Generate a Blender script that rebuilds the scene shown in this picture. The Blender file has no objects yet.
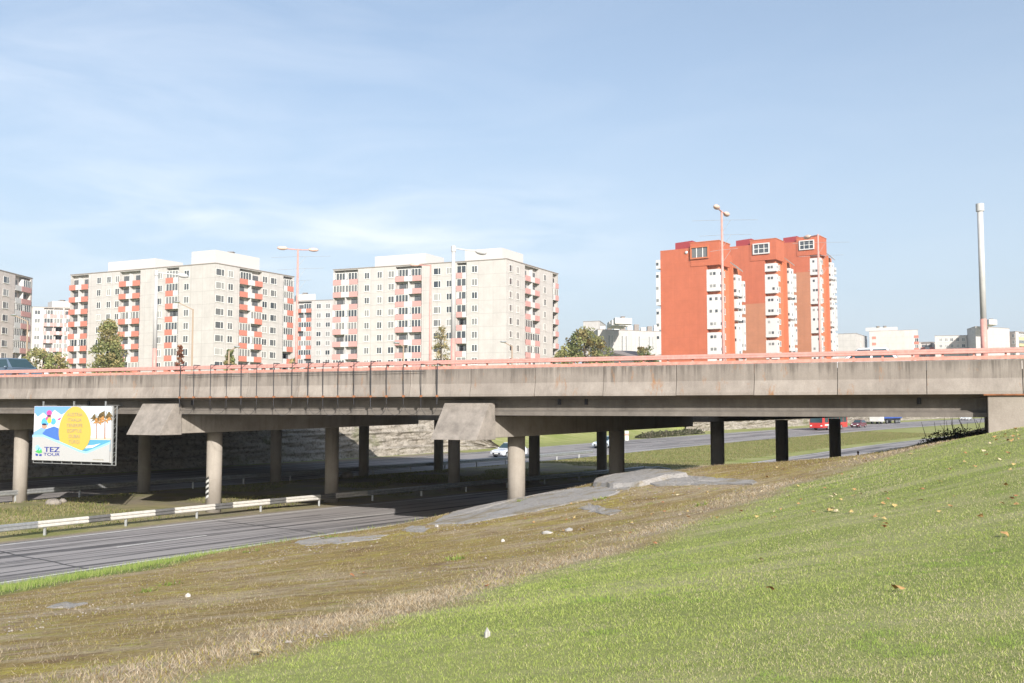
import bpy, math, random
import numpy as np
from mathutils import Vector, Matrix
R = math.radians
random.seed(7); rng = np.random.default_rng(11)
S = bpy.context.scene; C = S.collection

# ------------------------------------------------------------------ camera, sky, sun, exposure
E = 5.6                                   # eye height above the sunken road
F = 35/36*1024
PHI = math.atan(65.5/F)
cd = bpy.data.cameras.new('camera'); cam = bpy.data.objects.new('camera', cd); C.objects.link(cam)
cd.lens = 35; cd.sensor_width = 36; cd.clip_start = .1; cd.clip_end = 6000
cam.location = (0, 0, E); cam.rotation_euler = (math.pi/2+PHI, 0, 0); S.camera = cam

SUN_AZ, SUN_EL = 16, 24                   # behind the camera, to the right
sd = Vector((math.sin(R(SUN_AZ))*math.cos(R(SUN_EL)), -math.cos(R(SUN_AZ))*math.cos(R(SUN_EL)), math.sin(R(SUN_EL))))
sl = bpy.data.lights.new('sun', 'SUN'); so = bpy.data.objects.new('sun', sl); C.objects.link(so)
sl.energy = 4.9; sl.angle = R(.5); sl.color = (1, .95, .885)
so.rotation_euler = sd.to_track_quat('Z', 'Y').to_euler()
so.location = (20, -20, 60)

wd = bpy.data.worlds.new('World'); S.world = wd; wd.use_nodes = True
wt = wd.node_tree; wt.nodes.clear()
def nd(nt, typ, ins=None, **kw):
    n = nt.nodes.new(typ)
    for k, v in kw.items(): setattr(n, k, v)
    for k, v in (ins or {}).items():
        s = n.inputs[k]
        if hasattr(v, 'links') or isinstance(v, bpy.types.NodeSocket): nt.links.new(v, s)
        else: s.default_value = v
    return n
def ramp(nt, fac, stops, interp='LINEAR'):
    n = nt.nodes.new('ShaderNodeValToRGB'); nt.links.new(fac, n.inputs[0]); cr = n.color_ramp; cr.interpolation = interp
    while len(cr.elements) < len(stops): cr.elements.new(.5)
    for e, (p, c) in zip(cr.elements, stops):
        e.position = p; e.color = (c, c, c, 1) if not hasattr(c, '__len__') else (*c[:3], 1)
    return n.outputs[0]
def mixc(nt, fac, a, b, mode='MIX'):
    n = nt.nodes.new('ShaderNodeMix'); n.data_type = 'RGBA'; n.blend_type = mode
    for i, v in ((0, fac), (6, a), (7, b)):
        if isinstance(v, bpy.types.NodeSocket): nt.links.new(v, n.inputs[i])
        elif i == 0: n.inputs[0].default_value = v
        else: n.inputs[i].default_value = (*v[:3], 1)
    return n.outputs[2]
def mth(nt, op, a, b=0., c=0.):
    n = nt.nodes.new('ShaderNodeMath'); n.operation = op
    for i, v in enumerate((a, b, c)):
        if isinstance(v, bpy.types.NodeSocket): nt.links.new(v, n.inputs[i])
        else: n.inputs[i].default_value = v
    return n.outputs[0]

sky = nd(wt, 'ShaderNodeTexSky', sky_type='NISHITA', sun_disc=False, sun_elevation=R(SUN_EL), sun_rotation=R(180-SUN_AZ),
         altitude=50, air_density=1.0, dust_density=1.6, ozone_density=1.4)
tc = nd(wt, 'ShaderNodeTexCoord')
sep = nd(wt, 'ShaderNodeSeparateXYZ', {0: tc.outputs['Generated']})
# thin high cloud: soft streaks, denser in a low band left of the middle
mp = nd(wt, 'ShaderNodeMapping', {0: tc.outputs['Generated'], 'Scale': (2.2, 2.2, 9.0), 'Rotation': (0, R(9), 0)})
n1 = nd(wt, 'ShaderNodeTexNoise', {'Vector': mp.outputs[0], 'Scale': 1.9, 'Detail': 8., 'Roughness': .56, 'Distortion': .5})
cl = ramp(wt, n1.outputs[0], [(.42, 0), (.80, 1)])
band = mth(wt, 'MULTIPLY', ramp(wt, sep.outputs[2], [(.10, 0), (.165, 1), (.205, .55), (.24, 0.0)]),
           ramp(wt, mth(wt, 'MULTIPLY_ADD', sep.outputs[0], 1., .5), [(.0, .35), (.2, 1), (.52, .8), (.66, .05)]))
mp2 = nd(wt, 'ShaderNodeMapping', {0: tc.outputs['Generated'], 'Scale': (3.0, 3.0, 14.0), 'Location': (.35, .2, .9), 'Rotation': (0, R(4), 0)})
n2 = nd(wt, 'ShaderNodeTexNoise', {'Vector': mp2.outputs[0], 'Scale': 2.2, 'Detail': 7., 'Roughness': .5, 'Distortion': .35})
puff = mth(wt, 'MULTIPLY', ramp(wt, n2.outputs[0], [(.42, 0), (.70, 1)]), band)
left = mth(wt, 'MULTIPLY', ramp(wt, mth(wt, 'MULTIPLY_ADD', sep.outputs[0], 1., .5), [(.0, 1), (.55, .25), (1, .1)]), cl)
cm = mth(wt, 'MINIMUM', mth(wt, 'ADD', mth(wt, 'MULTIPLY', puff, .6), mth(wt, 'MULTIPLY', left, .34)), .8)
hz = ramp(wt, sep.outputs[2], [(0, .85), (.14, .6), (.32, .33), (.5, .2)])
c0 = mixc(wt, hz, sky.outputs[0], (4.0, 4.62, 5.4))
c1 = mixc(wt, cm, c0, (6.9, 7.1, 7.4))
bg = nd(wt, 'ShaderNodeBackground', {'Color': c1, 'Strength': .121})
nd(wt, 'ShaderNodeOutputWorld', {'Surface': bg.outputs[0]})
S.view_settings.view_transform = 'Standard'; S.view_settings.look = 'None'; S.view_settings.gamma = 1
S.view_settings.use_curve_mapping = False
S.view_settings.exposure = 0.53
S.cycles.max_bounces = 6; S.cycles.diffuse_bounces = 2

# ------------------------------------------------------------------ helpers
class MB:
    """collects shapes into one mesh"""
    def __init__(s): s.v = []; s.f = []; s.m = []; s.uv = {}
    def face(s, pts, m=0, uv=None):
        i = len(s.v); s.v += [tuple(p) for p in pts]; s.f.append(tuple(range(i, i+len(pts)))); s.m.append(m)
        if uv: s.uv[len(s.f)-1] = uv
    def poly(s, v, f, m=0):
        i = len(s.v); s.v += [tuple(p) for p in v]; s.f += [tuple(j+i for j in q) for q in f]; s.m += [m]*len(f)
    def box(s, a, b, m=0):
        x0, y0, z0 = a; x1, y1, z1 = b
        s.poly([(x0,y0,z0),(x1,y0,z0),(x1,y1,z0),(x0,y1,z0),(x0,y0,z1),(x1,y0,z1),(x1,y1,z1),(x0,y1,z1)],
               [(0,3,2,1),(4,5,6,7),(0,1,5,4),(1,2,6,5),(2,3,7,6),(3,0,4,7)], m)
    def hexa(s, p, m=0):      # 4 bottom + 4 top points
        s.poly(p, [(0,3,2,1),(4,5,6,7),(0,1,5,4),(1,2,6,5),(2,3,7,6),(3,0,4,7)], m)
    def prism(s, poly, A, B, m=0, cap=True):   # poly: functions of end -> extrude list of points A to list B
        n = len(A); i = len(s.v); s.v += [tuple(p) for p in A]+[tuple(p) for p in B]
        for k in range(n):
            j = (k+1) % n; s.f.append((i+k, i+j, i+n+j, i+n+k)); s.m.append(m)
        if cap:
            s.f.append(tuple(i+k for k in reversed(range(n)))); s.m.append(m)
            s.f.append(tuple(i+n+k for k in range(n))); s.m.append(m)
    def tube(s, pts, r, seg=8, m=0, cap=True):
        pts = [Vector(p) for p in pts]; rs = r if hasattr(r, '__len__') else [r]*len(pts); rings = []
        for k, p in enumerate(pts):
            d = (pts[min(k+1, len(pts)-1)]-pts[max(k-1, 0)]).normalized()
            a = d.orthogonal().normalized() if abs(d.z) < .99 else Vector((1, 0, 0)); a = (a-d*a.dot(d)).normalized(); b = d.cross(a)
            i = len(s.v); rings.append(i)
            s.v += [tuple(p+(a*math.cos(2*math.pi*q/seg)+b*math.sin(2*math.pi*q/seg))*rs[k]) for q in range(seg)]
        for k in range(len(pts)-1):
            for q in range(seg):
                q2 = (q+1) % seg; s.f.append((rings[k]+q, rings[k]+q2, rings[k+1]+q2, rings[k+1]+q)); s.m.append(m)
        if cap:
            s.f.append(tuple(rings[0]+q for q in reversed(range(seg)))); s.m.append(m)
            s.f.append(tuple(rings[-1]+q for q in range(seg))); s.m.append(m)
    def ell(s, c, r, seg=12, rings=8, m=0):
        i = len(s.v)
        for a in range(rings+1):
            th = math.pi*a/rings
            for b in range(seg):
                ph = 2*math.pi*b/seg
                s.v.append((c[0]+r[0]*math.sin(th)*math.cos(ph), c[1]+r[1]*math.sin(th)*math.sin(ph), c[2]+r[2]*math.cos(th)))
        for a in range(rings):
            for b in range(seg):
                b2 = (b+1) % seg
                s.f.append((i+a*seg+b, i+(a+1)*seg+b, i+(a+1)*seg+b2, i+a*seg+b2)); s.m.append(m)
    def mesh(s, name, mats, smooth=False):
        me = bpy.data.meshes.new(name); me.from_pydata(s.v, [], s.f)
        for q in (mats if isinstance(mats, (list, tuple)) else [mats]): me.materials.append(q)
        me.polygons.foreach_set('material_index', s.m)
        if s.uv:
            ul = me.uv_layers.new(name='UVMap')
            for fi, u in s.uv.items():
                for li, q in zip(me.polygons[fi].loop_indices, u): ul.data[li].uv = q
        if smooth: me.polygons.foreach_set('use_smooth', [True]*len(me.polygons))
        me.update(); return me
    def build(s, name, mats, parent=None, smooth=False, bevel=0, mat=None):
        o = bpy.data.objects.new(name, s.mesh(name, mats, smooth)); C.objects.link(o)
        if parent: o.parent = parent
        if mat is not None: o.matrix_local = mat
        if bevel:
            b = o.modifiers.new('bevel', 'BEVEL'); b.width = bevel; b.segments = 2; b.limit_method = 'ANGLE'; b.angle_limit = R(40)
        if smooth == 'auto' or (smooth and not bevel):
            pass
        return o
def inst(me, name, parent, mat):
    o = bpy.data.objects.new(name, me); C.objects.link(o); o.parent = parent; o.matrix_local = mat; return o
def tag(o, label=None, cat=None, group=None, kind=None):
    if label: o['label'] = label
    if cat: o['category'] = cat
    if group: o['group'] = group
    if kind: o['kind'] = kind
    return o
def thing(name, label, cat, loc=(0, 0, 0), rz=0, group=None):
    o = bpy.data.objects.new(name, None); C.objects.link(o); o.location = loc; o.rotation_euler = (0, 0, rz); o.empty_display_size = .2
    return tag(o, label, cat, group)
def copy_tree(o, parent=None):
    c = o.copy(); C.objects.link(c); c.parent = parent
    for ch in list(o.children): copy_tree(ch, c)
    return c

# pixel helpers: used to read real positions off the photograph (y = metres forward)
CP, SP = math.cos(PHI), math.sin(PHI)
def at_y(px, py, y):
    u, w = (px-512)/F, (341.5-py)/F
    t = y/(CP-w*SP); return Vector((u*t, y, E+(SP+w*CP)*t))
def at_z(px, py, z):
    u, w = (px-512)/F, (341.5-py)/F
    t = (z-E)/(SP+w*CP); return Vector((u*t, (CP-w*SP)*t, z))
def xat(px, y, z=E): return (px-512)/F*(y*CP+(z-E)*SP)

# ------------------------------------------------------------------ materials
def newmat(name):
    m = bpy.data.materials.new(name); m.use_nodes = True; nt = m.node_tree
    return m, nt, nt.nodes['Principled BSDF']
def plain(name, col, rough=.7, metal=0., var=.0, spec=.4, scale=6.):
    m, nt, b = newmat(name)
    b.inputs['Roughness'].default_value = rough; b.inputs['Metallic'].default_value = metal
    b.inputs['Specular IOR Level'].default_value = spec
    if var:
        t = nd(nt, 'ShaderNodeTexCoord')
        n = nd(nt, 'ShaderNodeTexNoise', {'Vector': t.outputs['Object'], 'Scale': scale, 'Detail': 6., 'Roughness': .65})
        f = ramp(nt, n.outputs[0], [(.3, 0), (.7, 1)])
        nt.links.new(mixc(nt, f, [c*(1-var) for c in col], [min(1, c*(1+var)) for c in col]), b.inputs['Base Color'])
    else: b.inputs['Base Color'].default_value = (*col, 1)
    return m
def concrete(name, lo, hi, streak=0., sc=1., rust=0., rand=0., bump=.25, split=None):
    m, nt, b = newmat(name); b.inputs['Roughness'].default_value = .9; b.inputs['Specular IOR Level'].default_value = .25
    t = nd(nt, 'ShaderNodeTexCoord'); oi = nd(nt, 'ShaderNodeObjectInfo')
    vec = nd(nt, 'ShaderNodeVectorMath', {0: t.outputs['Object'], 1: (0, 0, 0)}, operation='ADD')
    off = nd(nt, 'ShaderNodeCombineXYZ', {0: mth(nt, 'MULTIPLY', oi.outputs['Random'], 37.), 1: mth(nt, 'MULTIPLY', oi.outputs['Random'], 91.)})
    if rand: nt.links.new(off.outputs[0], vec.inputs[1])
    v = vec.outputs[0]
    a = nd(nt, 'ShaderNodeTexNoise', {'Vector': v, 'Scale': .9*sc, 'Detail': 9., 'Roughness': .68})
    col = mixc(nt, ramp(nt, a.outputs[0], [(.3, 0), (.72, 1)]), lo, hi)
    fine = nd(nt, 'ShaderNodeTexNoise', {'Vector': v, 'Scale': 22.*sc, 'Detail': 5., 'Roughness': .7})
    col = mixc(nt, .35, col, mixc(nt, ramp(nt, fine.outputs[0], [(.3, .55), (.7, 1.0)]), (0, 0, 0), col, 'MIX'), 'MIX')
    if streak:
        mpn = nd(nt, 'ShaderNodeMapping', {0: v, 'Scale': (3.4, 3.4, .16)})
        s1 = nd(nt, 'ShaderNodeTexNoise', {'Vector': mpn.outputs[0], 'Scale': 1.5, 'Detail': 7., 'Roughness': .7})
        mpb = nd(nt, 'ShaderNodeMapping', {0: v, 'Scale': (1., 1., .7)})
        s2 = nd(nt, 'ShaderNodeTexNoise', {'Vector': mpb.outputs[0], 'Scale': .55, 'Detail': 4., 'Roughness': .6})
        f = mth(nt, 'MULTIPLY', ramp(nt, s1.outputs[0], [(.45, 0), (.66, 1)]), ramp(nt, s2.outputs[0], [(.36, .15), (.62, 1)]))
        if split:
            zz = nd(nt, 'ShaderNodeSeparateXYZ', {0: t.outputs['Object']}).outputs[2]
            up = mth(nt, 'GREATER_THAN', zz, split)
            f = mth(nt, 'MULTIPLY', f, mth(nt, 'MULTIPLY_ADD', up, .55, .45))
            top = ramp(nt, mth(nt, 'MULTIPLY_ADD', mth(nt, 'SUBTRACT', zz, split), 1/.65, mth(nt, 'MULTIPLY', mth(nt, 'SUBTRACT', s1.outputs[0], .5), 2.4)), [(.45, 0), (.95, .7)])
            f = mth(nt, 'MINIMUM', mth(nt, 'ADD', f, mth(nt, 'MULTIPLY', top, .75)), 1.)
            col = mixc(nt, mth(nt, 'MULTIPLY', up, .28), col, [c*.7 for c in lo])
        col = mixc(nt, mth(nt, 'MULTIPLY', f, streak), col, [c*.34 for c in lo])
        w = ramp(nt, s1.outputs[0], [(.24, 1), (.36, 0)])
        col = mixc(nt, mth(nt, 'MULTIPLY', w, streak*.6), col, [min(.75, c*1.3) for c in hi])
    if rust:
        mr = nd(nt, 'ShaderNodeMapping', {0: v, 'Scale': (1.1, 1.1, .35), 'Location': (3, 7, 1)})
        r1 = nd(nt, 'ShaderNodeTexNoise', {'Vector': mr.outputs[0], 'Scale': 1.7, 'Detail': 6., 'Roughness': .75})
        col = mixc(nt, mth(nt, 'MULTIPLY', ramp(nt, r1.outputs[0], [(.585, 0), (.70, 1)]), rust), col, (.30, .165, .085))
    if rand: col = mixc(nt, mth(nt, 'MULTIPLY', oi.outputs['Random'], rand), col, [c*.62 for c in lo])
    nt.links.new(col, b.inputs['Base Color'])
    bp = nd(nt, 'ShaderNodeBump', {'Height': fine.outputs[0], 'Strength': bump, 'Distance': .03})
    nt.links.new(bp.outputs[0], b.inputs['Normal'])
    return m
def glassy(name, a, bcol, rough=.12):
    m, nt, b = newmat(name); oi = nd(nt, 'ShaderNodeObjectInfo')
    nt.links.new(mixc(nt, ramp(nt, oi.outputs['Random'], [(0, 0), (.45, .12), (.6, .55), (.78, .9), (.8, .2), (1, .5)]), a, bcol), b.inputs['Base Color'])
    b.inputs['Roughness'].default_value = rough; b.inputs['Specular IOR Level'].default_value = .6
    return m
M = {}
M['panel'] = concrete('edge_panel_concrete', (.26, .225, .195), (.40, .355, .31), .78, 1., 1., .25, split=E+1.0)
M['conc'] = concrete('grey_concrete', (.25, .22, .19), (.38, .345, .30), .35)
M['colconc'] = concrete('column_concrete', (.31, .275, .235), (.42, .38, .33), .25, .8, 0, .1)
M['block'] = concrete('rough_block_concrete', (.19, .17, .15), (.38, .34, .30), .1, 2.2, .0, .0, .7)
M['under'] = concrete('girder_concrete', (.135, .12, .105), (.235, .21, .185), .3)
M['pink'] = plain('pink_paint', (.56, .29, .25), .55, 0, .16)
M['pinkd'] = plain('pink_kerb_paint', (.58, .27, .215), .6, 0, .25)
M['white'] = plain('white_paint', (.60, .595, .57), .6, 0, .05)
M['galv'] = plain('galvanised_steel', (.42, .43, .43), .45, .6, .2)
M['dark'] = plain('dark_steel', (.035, .035, .04), .6, .3, .3)
M['rust'] = plain('rusty_steel', (.26, .11, .05), .85, .2, .4)
M['black'] = plain('black_paint', (.03, .03, .03), .6)
M['rubber'] = plain('tyre_rubber', (.02, .02, .02), .9)
M['glass'] = glassy('window_glass', (.04, .05, .06), (.42, .41, .39))
M['carglass'] = plain('car_glass', (.03, .06, .07), .06, 0, 0, .8)
M['bark'] = plain('bark', (.09, .07, .05), .95, 0, .35)

def attr_mat(name, rough=.85, trans=.0, attr='col'):
    m, nt, b = newmat(name); a = nd(nt, 'ShaderNodeAttribute', attribute_name=attr)
    nt.links.new(a.outputs['Color'], b.inputs['Base Color']); b.inputs['Roughness'].default_value = rough
    b.inputs['Specular IOR Level'].default_value = .2
    if trans:
        tr = nd(nt, 'ShaderNodeBsdfTranslucent', {'Color': a.outputs['Color']}); ms = nd(nt, 'ShaderNodeMixShader', {0: trans, 1: b.outputs[0], 2: tr.outputs[0]})
        nt.links.new(ms.outputs[0], nt.nodes['Material Output'].inputs[0])
    return m
M['leaf'] = attr_mat('foliage', .8, .4)
M['grass'] = attr_mat('grass_blades', .8, .4)

# ------------------------------------------------------------------ terrain functions
RO = np.array([-9.9, 58.1]); RD = np.array([.636, .772]); RN = np.array([.772, -.636])
GU = np.array([-400, -60, -40, -22, -8, 0, 10, 27, 42, 60, 85, 120, 1500.]); GV = np.array([40, 5.5, 3.4, 1.4, .1, .05, .4, 1.15, 1.1, -.4, -2.1, -2.5, -2.5])
def g(u):
    u = np.asarray(u, float); r = 0
    for k in (-4, -2, 0, 2, 4): r = r+np.interp(u+k, GU, GV)
    return r/5
def W(u, v):
    vv = v+g(u); return (RO[0]+u*RD[0]+vv*RN[0], RO[1]+u*RD[1]+vv*RN[1])
def UV(x, y):
    dx, dy = x-RO[0], y-RO[1]; u = dx*RD[0]+dy*RD[1]; return u, dx*RN[0]+dy*RN[1]-g(u)
def zr(y): return np.interp(y, [-500, 60, 80, 103, 150, 180, 250, 400, 2500], [0, 0, .13, .4, 1.05, 1.5, 2.2, 3.0, 3.6])
def sst(a, b, x):
    t = np.clip((x-a)/(b-a), 0, 1); return t*t*(3-2*t)
_cp = [tuple(at_z(*q)) for q in [(512,683,3.9),(1024,683,4.2),(0,683,3.3),(250,683,3.6),(760,683,4.05),(512,580,2.85),(512,530,2.15),(512,501,1.85),(470,508,1.55),(570,488,2.3),(617,478,2.75),(660,473,2.95),(715,465,3.35),(782,462,3.55),
  (850,560,3.75),(850,500,3.72),(850,470,3.76),(850,456.5,3.75),(980,438,4.56),(980,500,4.0),(1020,427,5.0),(1020,470,4.4),(935,448,4.07),
  (250,600,2.3),(250,560,1.2),(250,543,.35),(0,620,1.9),(0,585,.1),(400,560,2.0),(400,525,.85),(640,500,2.75),(700,476,3.2)]]
_cp += [(5.4,51.4,1.5),(12.1,59,1.4),(17.6,65.1,1.4),(23,71.3,1.6),(.2,45.6,1.35),(40,20,7),(60,50,7),(30,30,6.6),(25,0,5.5),(0,-10,4.5),(-20,-10,3.4),
  (23,48,2.9),(45,70,6.8),(20,30,5.6),(0,0,4.05)]
for u_, v_, z_ in [(-40,10.6,.05),(-60,10.6,.05),(-25,10.6,.05),(-12,10.6,.12),(-4,10.8,.3),(60,16,1.2),(60,45,7),(100,16,1.8),(100,45,7)]:
    a_ = W(u_, v_); _cp.append((float(a_[0]), float(a_[1]), z_))
_cp = np.array(_cp); _n = len(_cp)
def _k(r): return np.where(r > 1e-9, r*r*np.log(np.maximum(r, 1e-9)), 0)
_D = np.hypot(_cp[:, None, 0]-_cp[None, :, 0], _cp[:, None, 1]-_cp[None, :, 1])
_A = np.zeros((_n+3, _n+3)); _A[:_n, :_n] = _k(_D)+np.eye(_n)*2.0; _A[:_n, _n] = 1; _A[:_n, _n+1:] = _cp[:, :2]; _A[_n:, :_n] = _A[:_n, _n:].T
_w = np.linalg.solve(_A, np.r_[_cp[:, 2], 0, 0, 0])
def tps(x, y):
    x = np.asarray(x, float); y = np.asarray(y, float); r = _w[_n]+_w[_n+1]*x+_w[_n+2]*y
    for i in range(_n): r = r+_w[i]*_k(np.hypot(x-_cp[i, 0], y-_cp[i, 1]))
    return r
def vnoise(x, y, sc, seed=0):
    x = np.asarray(x)/sc; y = np.asarray(y)/sc; xi = np.floor(x).astype(int); yi = np.floor(y).astype(int); fx = x-xi; fy = y-yi
    h = lambda a, b: ((np.sin(a*127.1+b*311.7+seed*74.7)*43758.5453) % 1.0)
    fx = fx*fx*(3-2*fx); fy = fy*fy*(3-2*fy)
    return (h(xi, yi)*(1-fx)+h(xi+1, yi)*fx)*(1-fy)+(h(xi, yi+1)*(1-fx)+h(xi+1, yi+1)*fx)*fy-.5
def H(x, y):
    x = np.asarray(x, float); y = np.asarray(y, float); u, v = UV(x, y); b = zr(y)
    near = np.clip(tps(np.clip(x, -60, 60), np.clip(y, -20, 125)), b+.02, 7.0)
    near = np.where(v > 45, np.where(u > 25, 7.0, near), near)
    near = near+(sst(120, 170, u)*(7-near))*sst(16, 30, v)
    z = b+(near-b)*sst(10.4, 14.5, v)
    z = z+.03*vnoise(x, y, 1.7)*sst(11, 15, v)+.012*vnoise(x, y, .6, 3)*sst(11, 15, v)
    med = (v < .4) & (v > -15.7)
    z = z+np.where(med, .1*sst(.4, -2, v)*sst(-15.7, -14, v)*(1+vnoise(x, y, 2.5, 5)), 0)
    rock = np.where((u > 50) & (u < 112), 0., 1.)
    slope = 7.0*sst(-33.5, -56, v)+b*(1-sst(-33.5, -56, v)); cl_ = np.where(v < -35.3, 7.0, b)
    cw = np.clip(sst(56, 46, u)+sst(106, 116, u), 0, 1)
    cl2 = np.where(v < np.where(u > 80, -39, -35.3), 7.0, b)
    z = np.where(v < -32, cl2*cw+slope*(1-cw), z)
    return z
def hz1(x, y): return float(H(np.array([x]), np.array([y]))[0])
_TT = 2.*1.004**np.arange(1500)
def ground_px(px, py, off=0.):
    u, w = (px-512)/F, (341.5-py)/F
    x, y, z = u*_TT, (CP-w*SP)*_TT, E+(SP+w*CP)*_TT
    k = _TT < 900; below = z[k] <= H(x[k], y[k])+off
    i = int(np.argmax(below)) if below.any() else len(x[k])-1
    return Vector((float(x[i]), float(y[i]), float(z[i])))

# ------------------------------------------------------------------ ground sheet with its cover zones
def grow(a, b, st, ext, k=1.16):
    mid = list(np.arange(a, b, st)); o = []; p = a; d = st
    while p > -ext: d *= k; p -= d; o.append(p)
    q = []; p = mid[-1]; d = st
    while p < ext: d *= k; p += d; q.append(p)
    return np.array(o[::-1]+mid+q)
def grid(a, b, st, mids, lo, hi):
    v = list(np.arange(a, b, st))
    for e, s2 in mids: v += list(np.arange(v[-1]+s2, e, s2))
    d = mids[-1][1] if mids else st
    while v[-1] < hi: d *= 1.12; v.append(v[-1]+d)
    w = [a]; d = st
    while w[-1] > lo: d *= 1.09; w.append(w[-1]-d)
    return np.array(w[:0:-1]+v)
gx = grid(-48, 34, .36, [(190, 1.3)], -3500, 3500); gy = grid(1, 100, .36, [(300, 1.1)], -600, 3500)
GX, GY = np.meshgrid(gx, gy); X_, Y_ = GX.ravel(), GY.ravel()
Z_ = H(X_, Y_); U_, V_ = UV(X_, Y_)
onroad = ((V_ > .9) & (V_ < 10.2)) | ((V_ > -30.8) & (V_ < -16.4))
Z_ = Z_-np.where(onroad, .07, 0)
nx, ny = len(gx), len(gy)
idx = np.arange(nx*ny).reshape(ny, nx)
fc = np.stack([idx[:-1, :-1], idx[:-1, 1:], idx[1:, 1:], idx[1:, :-1]], -1).reshape(-1, 4)
me = bpy.data.meshes.new('ground'); me.vertices.add(len(X_)); me.vertices.foreach_set('co', np.stack([X_, Y_, Z_], 1).ravel())
me.loops.add(fc.size); me.loops.foreach_set('vertex_index', fc.ravel()); me.polygons.add(len(fc))
me.polygons.foreach_set('loop_start', np.arange(0, fc.size, 4)); me.polygons.foreach_set('loop_total', np.full(len(fc), 4))
me.polygons.foreach_set('use_smooth', np.ones(len(fc), bool)); me.update(calc_edges=True)
# borders read off once as world polylines
LB = [ground_px(*q) for q in [(205,683),(330,640),(430,608),(540,573),(640,546),(700,526),(770,494),(838,470),(905,452)]]
LB = [LB[0]+(LB[0]-LB[1])*1.5]+LB+[LB[-1]+(LB[-1]-LB[-2])*1.5]
def side_dist(x, y, pl):          # signed distance to a polyline, + on its right
    best = np.full(x.shape, 1e9); sg = np.zeros(x.shape)
    for a, b in zip(pl[:-1], pl[1:]):
        dx, dy = b.x-a.x, b.y-a.y; L2 = dx*dx+dy*dy
        t = np.clip(((x-a.x)*dx+(y-a.y)*dy)/L2, 0, 1); d = np.hypot(x-a.x-t*dx, y-a.y-t*dy); s = -np.sign(dx*(y-a.y)-dy*(x-a.x))
        m_ = d < best; best = np.where(m_, d, best); sg = np.where(m_, s, sg)
    return best*np.where(sg == 0, 1, sg)
def cover(x, y):
    u, v = UV(x, y); sdst = side_dist(x, y, LB)
    w_ = sdst+1.1*vnoise(x, y, 3.2, 1)+.7*vnoise(x, y, 1.1, 2)
    bank = sst(10.2, 11.2, v)*(u < 60)
    lawn = np.where(v > 10.2, sst(-.7, .9, w_), 0)
    lawn = np.where(u >= 45, 1, lawn)
    dry = .85*np.exp(-((sdst+.7)/(.75+.017*np.abs(y)))**2)*(1-lawn*.8)
    sw_ = np.clip((-11-u)*.5, 0, 5.5)+.01; strip = bank*sst(sw_+.5, sw_-.6, v-10.2+1.3*vnoise(x, y, 1.5, 4))*sst(-10.5, -13, u)
    dry = dry*np.clip(.62+1.3*vnoise(x, y, 1.6, 71)+.7*vnoise(x, y, .5, 72), .1, 1)
    return lawn, dry, strip, bank
la, dr, st_, bk = cover(X_, Y_)
def fattr(me, name, val):
    a = me.attributes.new(name, 'FLOAT', 'POINT'); a.data.foreach_set('value', np.asarray(val, np.float32))
fattr(me, 'lawn', la); fattr(me, 'dry', dr); fattr(me, 'strip', st_)
fattr(me, 'bank', bk*(1-la))
fattr(me, 'verge', np.clip(sst(-33.6, -33.1, V_)*sst(-30.5, -31, V_)*sst(70, 40, U_)+sst(.15, .6, V_)*sst(1.2, .9, V_)+sst(11.4, 10.6, V_)*sst(10, 10.3, V_)*(U_ > -14), 0, 1))
fattr(me, 'under', np.clip(sst(-20, -2, U_-.0)*sst(44, 30, U_)*(V_ < .3)*(V_ > -16), 0, 1))
fattr(me, 'median', ((V_ < .6) & (V_ > -16.6)).astype(float))
ground = bpy.data.objects.new('ground', me); C.objects.link(ground); tag(ground, kind='structure')
m, nt, b = newmat('ground_cover'); me.materials.append(m)
b.inputs['Roughness'].default_value = .95; b.inputs['Specular IOR Level'].default_value = .1
t = nd(nt, 'ShaderNodeTexCoord'); ov = t.outputs['Object']
def at(nm): return nd(nt, 'ShaderNodeAttribute', attribute_name=nm).outputs['Fac']
def noi(sc, det=6., ro=.65, vec=None, dist=0.): return nd(nt, 'ShaderNodeTexNoise', {'Vector': vec or ov, 'Scale': sc, 'Detail': det, 'Roughness': ro, 'Distortion': dist}).outputs[0]
big, midn, fine, vf = noi(.22, 5), noi(1.1, 7, .7), noi(9., 6, .75), noi(55., 3, .7)
stripes = noi(1., 4, .6, nd(nt, 'ShaderNodeMapping', {0: ov, 'Rotation': (0, 0, R(-38)), 'Scale': (.12, 1.3, 1)}).outputs[0])
lawnc = mixc(nt, ramp(nt, fine, [(.3, 0), (.7, 1)]), (.17, .20, .055), (.33, .36, .12))
lawnc = mixc(nt, mth(nt, 'MULTIPLY', ramp(nt, stripes, [(.48, 0), (.64, 1)]), .7), lawnc, (.44, .39, .23))
lawnc = mixc(nt, mth(nt, 'MULTIPLY', ramp(nt, big, [(.42, 0), (.66, 1)]), .5), lawnc, (.37, .37, .15))
mossc = mixc(nt, ramp(nt, midn, [(.36, 0), (.62, 1)]), (.29, .205, .075), (.38, .285, .08))
mossc = mixc(nt, ramp(nt, fine, [(.46, 0), (.74, .8)]), mossc, (.46, .37, .215))
mossc = mixc(nt, ramp(nt, noi(.7, 6, .7, nd(nt, 'ShaderNodeMapping', {0: ov, 'Location': (5, 9, 0)}).outputs[0]), [(.53, 0), (.66, .75)]), mossc, (.48, .41, .07))
mossc = mixc(nt, ramp(nt, noi(.5, 6, .7, nd(nt, 'ShaderNodeMapping', {0: ov, 'Location': (15, 29, 0)}).outputs[0]), [(.55, 0), (.66, .85)]), mossc, (.20, .12, .065))
ms = nd(nt, 'ShaderNodeMapping', {0: ov, 'Location': (3, 17, 0), 'Rotation': (0, 0, R(-35)), 'Scale': (.55, 1.2, 1)}).outputs[0]
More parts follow.
